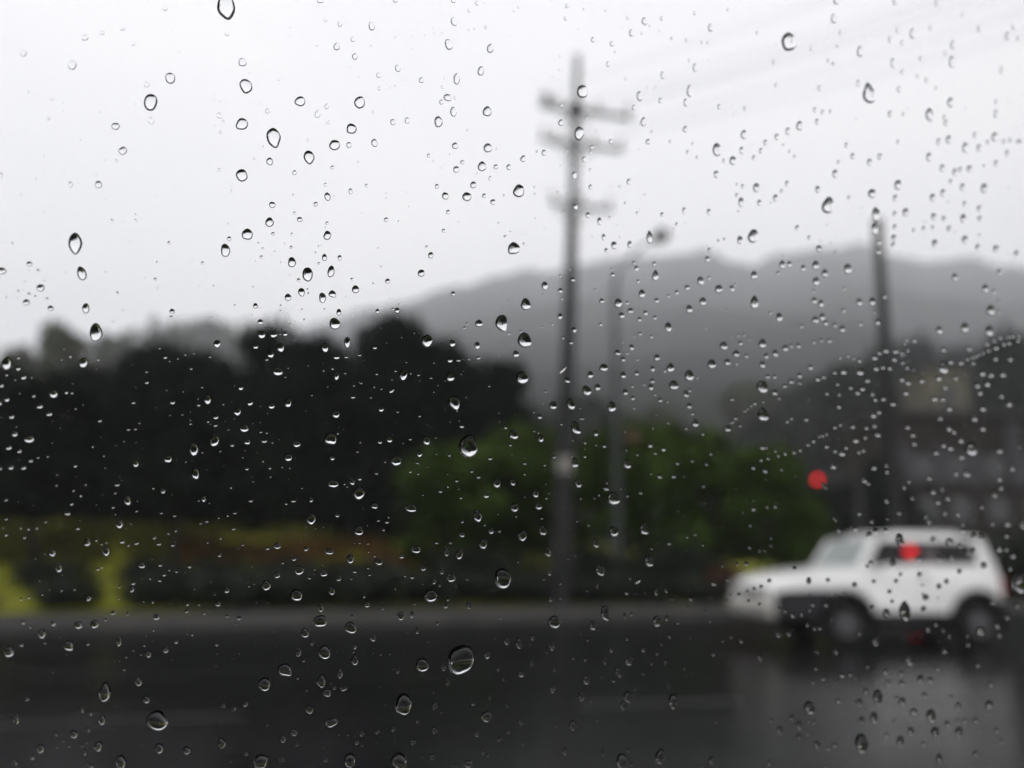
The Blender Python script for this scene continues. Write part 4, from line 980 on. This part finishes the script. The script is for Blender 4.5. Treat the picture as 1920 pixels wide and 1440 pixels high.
(0, 960): """380,8,32,20m 256,55,14,12m 437,92,22,16m 672,66,42,54n 907,5,16,12m 982,22,18,10m 1163,52,18,14m 1130,65,14,8m 1313,95,20,10m 1320,5,22,14m
1280,20,12m 1230,33,10m 1750,38,52,64n 1896,16,24,28m 1818,86,8m 35,38,14m 160,95,14m 207,90,14m 34,127,18m 137,142,16m 117,90,12m 18,88,10m
491,170,38,44n 294,227,40,46n 598,218,42,56n 333,313,36,52n 570,180,14m 598,172,10m 686,166,28,20m 723,187,14m 768,174,26,18m 867,144,22,18m
893,178,26,18m 947,120,12m 971,186,24,14m 988,105,14m 1168,171,10m 1234,240,22,24m 1365,183,14m 1505,204,24,16m 1560,192,40,36nz 1720,206,28,26m
1851,222,46,36n 1653,261,26m 1590,285,16m 1680,327,60,52n 1820,342,44,42n 1558,355,36n 1498,412,52,58n 1739,370,20,14m 1770,323,10m 1768,347,8m
1905,374,28m 1668,468,70,66n 1865,444,36,44n 1275,438,28,36n 1225,516,30n 1400,415,14m 1430,403,8m 797,298,36,38n 899,298,22,16m 1065,304,22m
922,352,22,18m 992,334,18,14m 898,384,20,16m 843,374,14m 549,320,20,16m 572,312,10m 748,400,24,18m 742,432,28,36m 672,420,14m 952,327,10m 497,482,32,38n
346,440,14m 418,432,14,20m 238,465,10m 160,480,16m 118,490,16m 668,491,10m 1806,536,30,50,12n 1801,614,80,70n 1715,680,46,52n 1753,738,18,24m
1053,517,18,20m 1118,520,12m 1049,558,20,18m 1148,570,18,14m 1276,586,22,14m 1344,596,28,22m 1323,631,10m 1538,671,10m 1443,508,10m 1505,508,10m
962,513,8m 808,502,12m 857,505,14,20m 635,566,28,22m 718,570,14,18m 880,590,38,36n 862,665,12m 130,620,22,20m 300,626,28,30m 440,635,48,42n 532,630,48,46n
237,685,42,48n 120,745,22m 385,750,60,54nr 495,740,20m 252,736,14m 670,728,32,54,15n 810,750,14m 990,727,24,28,20m 1081,687,18,24,20m 1218,743,24,22m
52,786,56,60n 835,800,32,38n 932,775,32,36n 792,802,10m 750,775,12,28f 1220,798,10m 1346,797,8m 1824,788,72,78n 1678,788,30,50,15m 1708,834,16,20m
1895,783,10m 1600,886,76,72nr 1488,967,70,74,20n 1675,932,16,18m 1808,952,48,68,8nu 1867,962,12m 1880,987,22,24m 1911,905,34,56n 1838,1016,48,48,20n
698,887,20,12m 295,900,14f 778,952,40,52,-10n 590,1012,70,104,8n 823,1053,36,46,-12n 883,1172,124,114,30n 152,1052,24,20m 90,1165,36,54m 458,1113,26,34m
507,1133,20,26m 574,1168,38,58,10n 665,1142,14m 1255,1090,24,26m 1313,1106,28,32m 1382,1080,24,36,45m 1740,1110,44,46n 1866,1184,50,74,65n 1504,1196,14,18m
415,1250,44,44,15n 494,1223,26,34m 314,1248,22,30m 354,1287,18,20f 386,1317,20,16f 458,1313,18,22m 485,1297,12m 322,1320,16,22f 553,1317,48,56,20n
228,1330,46,50n 476,1352,24,36m 180,1378,28,32m 82,1408,30,40f 895,1328,50,56,-15n 1050,1340,42,44n 1247,1298,42,58,-10n 1590,1275,36,42,-10n
1652,1238,40,44,-10n 1670,1308,20,24m 1383,1358,24,28m 1583,1395,34,30m 1830,1393,26,32m 1467,1402,76,88,45n 680,1403,56,74n 505,1430,40,30n 792,1308,14f
1295,1402,14,20m 1906,1255,12m""",
(640, 960): """97,105,54n 207,48,20,12m 256,55,24,18m 237,98,16,18m 146,74,8m 265,28,12m 680,52,18,16m 766,22,48,70n 805,72,12m 842,105,32,34,20m
888,107,18,14m 678,125,30,34n 797,178,44,60,8n 535,172,22,14m 614,172,16,14m 593,228,24,38,10m 664,236,36,60,10nu 419,211,54,44n 339,248,28,26m
50,262,42,52n 211,280,42,38nz 75,334,26,16m 158,352,18,14m 150,313,18,14m 188,247,16,12m 153,222,12m 75,175,8m 104,175,10m 149,178,14,8m 57,374,12m
1018,132,46,54nd 1132,103,40,58n 1160,222,34,52,-10n 1127,35,14,12m 984,24,10m 880,13,8m 907,373,94,114n 460,315,32,28m 566,331,22,36m 615,370,50,50,-15n
521,388,22,34m 553,409,16,20m 396,366,26,18m 358,360,14,8m 457,402,8m 708,377,14,12m 502,471,70n 588,528,22,34,60m 599,490,16,18m 717,523,30,38m
396,576,24,38m 334,585,42,46,40n 145,520,32m 234,536,18,24m 128,474,14,18m 413,515,12,18m 304,430,10m 60,586,14,18m 50,650,70,66n 427,665,26,38m
176,708,36,38,10m 75,757,22,28m 75,835,40,52n 6,900,20,40m 538,626,16,22m 140,642,8m 15,992,26,44,70m 128,790,8m 180,793,10m 222,800,14m 275,798,12m
68,788,10m 455,860,74,78n 318,893,24,30m 293,882,12m 672,828,142,178,22n 576,875,24,36m 598,958,26,42m 218,983,10m 820,805,34,40n 930,725,32,44m
998,740,36,52mu 1075,703,24,34m 880,882,22,28m 1011,911,32,36n 912,940,18,24f 1070,850,20,36m 1185,755,28,50m 1188,988,32,58n 1197,618,72,72n
350,1080,94,120,12n 524,1092,32,42m 518,1014,14,18m 742,1079,24,20m 836,1045,14,20m 932,1090,14,22m 815,1150,56,64,35n 1013,1178,28,40m 428,1176,20,24m
292,1220,24,30m 203,1237,28,22m 115,1248,26,28m 37,1253,14m 75,1260,10m 86,1297,24,22m 523,1228,32,42m 402,1295,32,36,40m 762,1247,28,34m 941,1237,20,24f
890,1275,26,38,30m 1020,1300,18,30f 117,1312,14m 196,1300,12m 48,1395,66,80n 325,1400,86,96n 510,1378,28,38m 457,1377,12m 712,1415,46,44n 635,1432,44,30n
799,1345,36,40m 826,1370,16m 1533,108,52,62n 1430,175,34,52,-12n 1702,95,50,66,-15n 1843,175,22,20m 1745,205,16m 1730,275,50,66,-15n 1454,328,50,64,-15n
1170,335,24,40m 1138,377,14m 1275,262,12m 1316,244,10m 1200,185,10m 1325,52,12m 1390,72,14m 1443,410,20,40m 1625,372,16m 1668,390,14,40,50m 1605,452,22,24m
1655,455,12m 1382,440,14m 1772,448,26,38m 1825,442,20m 1178,485,24,36m 1230,483,14m 1233,404,14,10m 1484,570,48,88,-8n 1632,573,16,22m 1594,585,16,40f
1415,635,38,56n 1775,612,44,66n 1830,595,24,32m 1892,622,20m 1860,488,14m 1805,600,12,20m 1383,720,18,16m 1350,688,10m 1518,770,26,38m 1607,713,18,20m
1700,768,28,40m 1845,697,20,24m 1776,795,18,20m 1800,742,14,28,-20m 1305,822,20,18m 1372,825,20,28m 1484,840,20,36m 1618,838,40,50,40n 1743,852,16m
1823,838,20,40f 1558,900,36,60,-20n 1532,950,20,16m 1467,930,12m 1376,943,38,54n 1698,910,14m 1650,994,14m 1350,1035,34,56n 1407,1048,28,46m
1610,1040,42,66,-10n 1588,1088,36,48m 1866,1065,50,88n 1840,975,16,40,-30f 1302,1200,42,58n 1258,1345,28,44m 1208,1205,14f 1472,1355,18,44f 1615,1340,20,34f
1576,1400,64,84n 1793,1375,50,92,8n 1440,1170,14f 1635,1420,20,24f 1200,885,18,36f""",
(1280, 960): """993,8,26,24m 855,40,16,36,-50f 877,102,28,24m 968,95,30,22m 1216,5,28,20m 1062,52,24f 1150,40,16f 1385,52,30m 1367,25,24f 1473,5,30,22m
1546,12,30,24m 1576,68,24f 1826,65,38m 1910,70,34,44m 1822,133,28f 1740,67,22f 1048,128,32,28m 1084,108,30,28m 1142,105,22m 1222,155,44,70,-15n
1500,165,46,40f 1560,185,32,34m 1408,150,28f 1577,105,24m 1635,135,28,36m 1677,140,32,40m 1780,205,36,42m 1820,210,26m 1856,246,32,30m 1840,318,24f
1322,260,36n 1438,258,26,44,-45m 1513,255,32,34m 1602,232,24f 1638,215,26,36m 1055,284,30,24m 1037,306,20m 1182,288,32,50n 1695,300,32,44n 1556,334,26,28m
1332,350,28,30m 1225,350,22f 1200,387,24m 1484,390,26,32m 1442,418,28,34m 1075,390,24m 967,407,28,30m 817,382,24f 710,386,28,42n 630,318,24,22m
487,386,24m 441,418,22m 402,430,18,26f 363,445,22m 316,463,20m 371,500,20m 432,517,20m 1163,447,26m 1178,502,22f 1350,460,26,30m 1367,480,36,40n
1354,542,30,32m 1145,565,40,50n 1250,560,64,100nu 1070,530,24m 864,463,24,20m 908,460,20,24m 716,462,16f 730,520,26,24m 805,520,28m 618,580,30m
576,555,22m 537,542,20m 670,575,24f 715,550,20f 1745,505,38,36m 1810,495,28f 1825,590,28m 1880,525,28,30m 1770,640,34,38n 1782,690,28,32f 1897,400,72,118n
1675,665,50,58n 1605,745,24f 1600,697,18f 540,685,30,42m 597,685,26,28m 770,652,24m 740,655,22m 702,632,22,28m 995,682,22f 1380,655,28,40m 1423,632,24m
1465,665,20f 1084,725,40,52n 1472,780,32,34m 1498,697,20f 172,800,24,22m 328,722,26,28m 273,703,20f 437,815,30,44m 226,725,16f 752,785,18,34,-45f
862,785,24,28m 750,880,22m 1275,830,48,66,-10n 1432,880,28,24m 1140,898,28,26m 942,912,26m 895,920,34,24m 790,937,26,20m 1230,908,26f 1660,860,26f
1040,868,22f 733,957,18f 1155,957,30,26f 1232,962,28f 1338,940,34,50m 1390,945,34m 1732,968,28f 875,1062,32,24m 970,1072,24f 993,1070,32,38m
1098,1040,52,86n 1030,1005,28f 1235,1065,38,46m 1360,1030,28,30m 1513,1042,24f 1205,1042,22f 713,1100,60,78,-15n 500,1170,26f 616,1158,32,40m
655,1198,36,52m 545,1225,34,44m 655,1262,28,36m 705,1250,18f 710,1178,20f 738,1182,20f 1007,1170,28,40m 1078,1155,42,62n 1188,1178,20f 1300,1122,42,34m
1398,1145,50,74n 1550,1090,30,42m 1725,1083,40,44m 1487,1192,32,36m 1550,1170,24f 1587,1170,22,30f 1648,1173,30,34m 1422,1235,46,56n 1555,1235,42,54n
1283,1230,36,44m 1765,1228,24,30m 1146,1256,24f 1225,1285,42,56m 757,1307,38,46m 855,1310,36,26f 820,1330,24f 1007,1300,74,106n 1445,1385,38,56m
1648,1358,30m 1355,1305,24f 1790,1290,22f 165,1398,36,46f 487,1410,28,34f 805,1435,30,20m 380,77,18,14m 113,185,16m 26,140,14m 68,125,16m 250,380,20,18m
174,403,36,22m 356,292,26,22m 306,293,18m 320,340,16m 222,302,14m 45,487,26,22m 128,556,14m 10,880,18m 432,215,16m 460,218,14m 495,188,16m 375,200,20,14f
496,147,14f 250,497,14m 155,612,16f""",
}
drops = []
for (ox, oy), txt in DROPS.items():
    for tok in txt.split():
        tip = None
        if tok[-1] in 'udlrz': tip, tok = tok[-1], tok[:-1]
        k = tok[-1]; v = [float(q) for q in tok[:-1].split(',')]
        w = v[2]; h = v[3] if len(v) > 3 else w; ti = v[4] if len(v) > 4 else 0.0
        drops.append(dict(x=ox + v[0] / 3, y=oy + v[1] / 3, w=w / 3, h=h / 3, tilt=ti, k=k, tip=tip))
# the same pair seen in two tiles is kept once
drops.sort(key=lambda d: -d['w'] * d['h'])
kept = []
for d in drops:
    if all((d['x'] - e['x']) ** 2 + (d['y'] - e['y']) ** 2 > (0.30 * (math.sqrt(d['w'] * d['h']) + math.sqrt(e['w'] * e['h']))) ** 2 for e in kept): kept.append(d)
drops = kept
for i, d in enumerate(drops):                              # beads that would run into a bigger neighbour shrink to clear it
    rd = math.sqrt(d['w'] * d['h']) / 2
    for e in drops[:i]:
        re_ = math.sqrt(e['w'] * e['h']) / 2; q = math.hypot(d['x'] - e['x'], d['y'] - e['y'])
        if q < (rd + re_) * 1.1:
            k = max(.5, min(1.0, (q / 1.1 - re_) / rd)); d['w'] *= k; d['h'] *= k; rd *= k

TIPS = {'u': PI / 2, 'd': -PI / 2, 'l': -PI * .72, 'r': -PI * .28, 'z': PI}
WET = []                                                    # outlines of the wetted patches of the pane, in mm
def drop_geo(d, seg, rings, seed):
    """a sessile drop: irregular outline on the glass, domed outwards, sagging a little"""
    r = random.Random(seed)
    n = seg; px = []
    ph = [r.uniform(0, 2 * PI) for _ in range(4)]; am = [r.uniform(.2, 1) * q for q in (.05, .045, .028, .018)]
    ti = math.radians(d['tilt']); ct, st = math.cos(ti), math.sin(ti)
    ta = TIPS.get(d['tip'])
    pts = []
    for i in range(n):
        a = 2 * PI * i / n
        k = 1 + sum(am[j] * math.cos((j + 2) * a + ph[j]) for j in range(4))
        x, y = math.cos(a) * d['w'] / 2 * k, math.sin(a) * d['h'] / 2 * k
        x *= 1 - .07 * math.sin(a)
        if ta is not None:
            q = max(0.0, math.cos(a - ta)); x *= 1 + .22 * q ** 10; y *= 1 + .22 * q ** 10
        X, Y = x * ct + y * st, -x * st + y * ct
        pts.append(on_pane(d['x'] + X, d['y'] - Y))
    c = on_pane(d['x'], d['y'] + d['h'] * .05)
    rad = [(p - c).length for p in pts]; a_ = .45 * min(rad) + .55 * (sum(rad) / n)
    th = {'n': 67, 'm': 61, 'f': 52 if d['x'] < 1150 and d['y'] < 480 else 55}[d['k']] + r.uniform(-4, 4)
    if d['w'] * d['h'] > 1400: th += 2
    if d['w'] * d['h'] > 2000 and d['y'] > 600: th -= 5
    th = math.radians(th); hc = 1 / math.tan(th); R2_ = 1 / math.sin(th) ** 2
    wet = math.sqrt(d['w'] * d['h']) > 3.4
    gap = PN * (0 if wet else 2e-5)
    if wet: WET.append([((p - PC).dot(E1) * 1e3, (p - PC).dot(EV) * 1e3) for p in pts])
    V, F, Sm = [], [], []
    V.append(c + gap + PN * a_ * (math.sqrt(R2_) - hc))
    for k in range(1, rings + 1):
        q = math.sin(PI / 2 * k / rings) if rings > 4 else (k / rings) ** .8
        hgt = a_ * (math.sqrt(R2_ - q * q) - hc)
        for p in pts: V.append(c + (p - c) * q + PN * hgt + gap)
    for i in range(n): F.append((0, 1 + (i + 1) % n, 1 + i)); Sm.append(True)
    for k in range(rings - 1):
        b = 1 + k * n
        for i in range(n): F.append((b + i, b + (i + 1) % n, b + n + (i + 1) % n, b + n + i)); Sm.append(True)
    b = len(V); V += [p + gap for p in pts]; F.append(tuple(range(b, b + n))); Sm.append(False)
    return c, V, F, Sm, wet

def add_drop_mesh(V, F, Sm, origin, wetted=()):
    me = bpy.data.meshes.new('raindrop')
    me.from_pydata([tuple(v - origin) for v in V], [], F)
    me.polygons.foreach_set('use_smooth', Sm)
    me.materials.append(M['water']); me.materials.append(M['wetted'])
    for k in wetted: me.polygons[k].material_index = 1
    me.update()
    return me

# what lies behind a drop, for its description
def ridge_y(x):
    for j in range(len(ridge) - 1):
        if ridge[j][0] <= x <= ridge[j + 1][0]:
            f = (x - ridge[j][0]) / (ridge[j + 1][0] - ridge[j][0]); return ridge[j][1] * (1 - f) + ridge[j + 1][1] * f
    return 700
TOPS = [(0, 690), (150, 690), (200, 660), (268, 632), (330, 650), (420, 662), (450, 625), (500, 596), (560, 622), (620, 628), (660, 600), (725, 582), (800, 625), (900, 650), (965, 685), (1000, 780)]
def tops_y(x):
    for j in range(len(TOPS) - 1):
        if TOPS[j][0] <= x <= TOPS[j + 1][0]:
            f = (x - TOPS[j][0]) / (TOPS[j + 1][0] - TOPS[j][0]); return TOPS[j][1] * (1 - f) + TOPS[j + 1][1] * f
    return 9999
def behind(x, y):
    if 1380 < x < 1885 and 985 < y < 1225:
        if y < 1012 and x > 1560: return 'the white car roof'
        if y < 1056 and x > 1655: return 'the dark rear window of the white car'
        if y < 1056 and 1540 < x: return 'the front glass of the white car'
        if x < 1560: return 'the bonnet end of the white car' if y < 1110 else 'the dark front bumper of the white car'
        if y < 1150: return 'the white car body side'
        return 'the dark wheels of the white car'
    if y > 1195: 
        a = 'near' if y > 1320 else 'far'
        z = 'left' if x < 350 else 'left middle' if x < 700 else 'middle' if x < 1000 else 'right middle' if x < 1380 else 'right'
        return f'the {a} {z} stretch of wet road'
    if 1040 < x < 1100 and y < 1140 and y > 100: return 'the utility pole' if y > 420 else 'the pole crossarms'
    if y > 1135: return 'the kerb on the left' if x < 640 else 'the kerb in the middle' if x < 1380 else 'the road right of the white car'
    if y < min(ridge_y(x), tops_y(x)):
        if x < 380: return 'the white sky at upper left' if y < 330 else 'the white sky above the misty trees'
        if x < 1040:
            a = 'top' if y < 150 else 'upper' if y < 290 else 'middle' if y < 420 else 'lower'
            b = 'left of centre' if x < 600 else 'just left of the crossarms' if x > 800 else 'in the centre'
            return f'the {a} white sky {b}'
        a = 'upper' if y < 180 else 'middle' if y < 310 else 'lower'
        b = 'right of the crossarms' if x < 1330 else 'towards the right' if x < 1640 else 'at far right'
        return f'the {a} white sky {b}'
    if y > 1040: return 'the dark shrubs on the left' if x < 430 else 'the dark shrubs left of centre' if x < 760 else 'the dark shrubs in the middle' if x < 1110 else 'the dark shrubs near the white car' if x < 1500 else 'the dark edge right of the white car'
    if x < 720 or y < 800 and x < 1000:
        if y > 960: return 'the lawn bank at far left' if x < 300 else 'the russet bank left of centre'
        a = 'tops' if y < 700 else 'upper mass' if y < 800 else 'lower mass'
        b = 'at far left' if x < 200 else 'on the left' if x < 420 else 'left of centre' if x < 640 else 'in the centre'
        return f'the dark tree {a} {b}'
    if x < 1480 and y > 790:
        a = 'crowns' if y < 880 else 'undersides'
        b = 'left of the utility pole' if x < 900 else 'beside the utility pole' if x < 1060 else 'around the street lamp pole' if x < 1260 else 'towards the red signal'
        return f'the green tree {a} {b}'
    if y > 960: return 'the dark ground above the white car'
    if x < 1250: return 'the upper misty hill by the pole' if y < 640 else 'the lower misty hill by the pole'
    a = 'upper' if y < 560 else 'middle' if y < 650 else 'lower' if y < 740 else 'dark foot of the'
    b = 'in the centre right' if x < 1480 else 'around the right pole' if x < 1700 else 'at far right'
    if y < 740: return f'the {a} misty hill {b}'
    return ('the dark hill foot ' + b) if x < 1700 else 'the building at right'
def looks(d):
    a = math.sqrt(d['w'] * d['h'])
    sz = 'very large' if a > 34 else 'large' if a > 24 else 'medium' if a > 17 else 'small' if a > 12 else 'tiny'
    e = d['h'] / d['w']
    if d['tip']: sh_ = 'pointed'
    elif abs(d['tilt']) >= 40: sh_ = 'slanting'
    elif d['tilt'] <= -10: sh_ = 'left-leaning oval'
    elif d['tilt'] >= 10: sh_ = 'right-leaning oval'
    elif e > 1.28: sh_ = 'upright oval'
    elif e < .85: sh_ = 'flattened'
    else: sh_ = 'round'
    return sz, sh_
inside = [d for d in drops if -4 < d['x'] < 1924 and -4 < d['y'] < 1444]
single, rest = inside[:300], inside[300:]
fam = {}
for i, d in enumerate(single):
    d['i'] = i; sz, sh_ = looks(d); fam.setdefault((sz, sh_, behind(d['x'], d['y'])), []).append(d)
ORD = ['second', 'third', 'fourth', 'fifth', 'sixth', 'seventh', 'eighth']
for (sz, sh_, bh), ds in fam.items():
    ds.sort(key=lambda d: d['x'])
    for j, d in enumerate(ds):
        if len(ds) == 1: r_k = ''
        elif j == 0: r_k = ', leftmost such'
        elif j == len(ds) - 1: r_k = ', rightmost such'
        else: r_k = f', {ORD[j - 1]} from left'
        d['label'] = f'{sz} {sh_} raindrop over {bh}{r_k}'
for d in single:
    big = math.sqrt(d['w'] * d['h'])
    seg, rings = (44, 16) if big > 24 else (32, 11) if big > 13 else (24, 8)
    c, V, F, Sm, wet = drop_geo(d, seg, rings, 1000 + d['i'])
    o = bpy.data.objects.new('raindrop', add_drop_mesh(V, F, Sm, c, [len(F) - 1] if wet else [])); COL.objects.link(o); o.location = c
    tag(o, d['label'], 'raindrop', 'raindrops on the window glass')
# the smaller ones, the specks between them and the drops beyond the edges of the view
r = random.Random(99)
extra = []
for _ in range(620):
    x, y = r.uniform(-60, 1980), r.uniform(-60, 1500)
    s = r.choice((2.0, 2.4, 2.8, 3.2)) if r.random() < .85 else r.uniform(3.2, 5)
    if all((x - e['x']) ** 2 + (y - e['y']) ** 2 > (e['w'] / 2 + s + 3) ** 2 for e in inside):
        extra.append(dict(x=x, y=y, w=s, h=s * r.uniform(.8, 1.25), tilt=0, k='m' if y > 560 else 'f', tip=None))
for _ in range(520):
    x, y = r.uniform(-20, 1940), r.uniform(430, 1460); s = r.uniform(1.1, 1.9)
    extra.append(dict(x=x, y=y, w=s, h=s, tilt=0, k='m', tip=None))
for _ in range(420):
    x, y = r.uniform(-620, 2500), r.uniform(-560, 2000)
    if -30 < x < 1950 and -30 < y < 1470: continue
    s = r.uniform(4, 9) if r.random() < .7 else r.uniform(9, 26)
    if x > 2100: s *= .8
    extra.append(dict(x=x, y=y, w=s, h=s * r.uniform(.9, 1.4), tilt=r.uniform(-20, 20), k='n' if s > 9 else 'm', tip=None))
AV, AF, AS, AW = [], [], [], []
for j, d in enumerate(rest + extra):
    big = math.sqrt(d['w'] * d['h'])
    seg, rings = (20, 6) if big > 7 else (14, 5) if big > 4 else (10, 4)
    c, V, F, Sm, wet = drop_geo(d, seg, rings, 5000 + j)
    b = len(AV); AV += V; AF += [tuple(i + b for i in f) for f in F]; AS += Sm
    if wet: AW.append(len(AF) - 1)
o = bpy.data.objects.new('fine_raindrops', add_drop_mesh(AV, AF, AS, PC, AW)); COL.objects.link(o); o.location = PC
tag(o, 'fine raindrops and specks of water sprinkled over the whole window glass', 'raindrops', None, 'stuff')
for d in single:
    if len(d['label'].replace('-', ' ').split()) > 16: print('LONG', d['label'])
# the pane's outer face, open where a drop wets it (the drop's own base is the boundary there)
from mathutils.geometry import delaunay_2d_cdt
rect = [(WU0 * 1e3, WV0 * 1e3), (WU1 * 1e3, WV0 * 1e3), (WU1 * 1e3, WV1 * 1e3), (WU0 * 1e3, WV1 * 1e3)]
cv, cf = [Vector(p) for p in rect], [[0, 1, 2, 3]]
for poly in WET:
    if not all(rect[0][0] < x < rect[2][0] and rect[0][1] < y < rect[2][1] for x, y in poly): continue
    b = len(cv); cv += [Vector(p) for p in poly]; cf.append(list(range(b, b + len(poly))))
ov, oe, of, _, _, src = delaunay_2d_cdt(cv, [], cf, 1, 1e-7)
keep = [tuple(f) for f, s in zip(of, src) if len(s) == 1]
pv = [PC + E1 * (v.x * 1e-3) + EV * (v.y * 1e-3) for v in ov]
if (pv[keep[0][1]] - pv[keep[0][0]]).cross(pv[keep[0][2]] - pv[keep[0][0]]).dot(PN) < 0: keep = [tuple(reversed(f)) for f in keep]
b = len(pv)
crn = [PC + E1 * (x * 1e-3) + EV * (y * 1e-3) for x, y in rect]
pv += crn + [p - PN * PTH for p in crn]
inner = [(b + 4, b + 5, b + 6, b + 7)] + [(b + i, b + (i + 1) % 4, b + 4 + (i + 1) % 4, b + 4 + i) for i in range(4)]
def outward(f):
    c_ = sum((pv[i] for i in f), Vector()) / len(f) - (PC - PN * PTH / 2 + E1 * (WU0 + WU1) / 2 + EV * (WV0 + WV1) / 2)
    n_ = (pv[f[1]] - pv[f[0]]).cross(pv[f[2]] - pv[f[0]]); return f if n_.dot(c_) > 0 else tuple(reversed(f))
me = bpy.data.meshes.new('window_glass'); me.from_pydata([tuple(own_inv @ v) for v in pv], [], keep + [outward(f) for f in inner])
me.materials.append(M['pane']); me.update(); pane.data = me
mb = MB(); q_ = random.Random(4); n_ = 26
rim_ = [on_pane(123 + (14 + q_.uniform(-2.5, 2.5)) * math.cos(a) + 3 * math.sin(a), 784 + (9 + q_.uniform(-2, 2)) * math.sin(a) + 4 * math.cos(a)) + PN * 3e-5 for a in [2 * PI * i / n_ for i in range(n_)]]
mb.add([v - PC for v in rim_] + [v - PC + PN * 4e-5 for v in rim_], [tuple(reversed(range(n_))), tuple(range(n_, 2 * n_))] + [(i, (i + 1) % n_, n_ + (i + 1) % n_, n_ + i) for i in range(n_)])
o = mb.build('smudge', M['smudge']); o.location = PC
tag(o, 'faint grey dried smudge on the glass over the dark trees at left', 'smudge')
print('DROPS', len(drops), len(single), len(rest), len(extra), 'families', len(fam), max(len(v) for v in fam.values()))
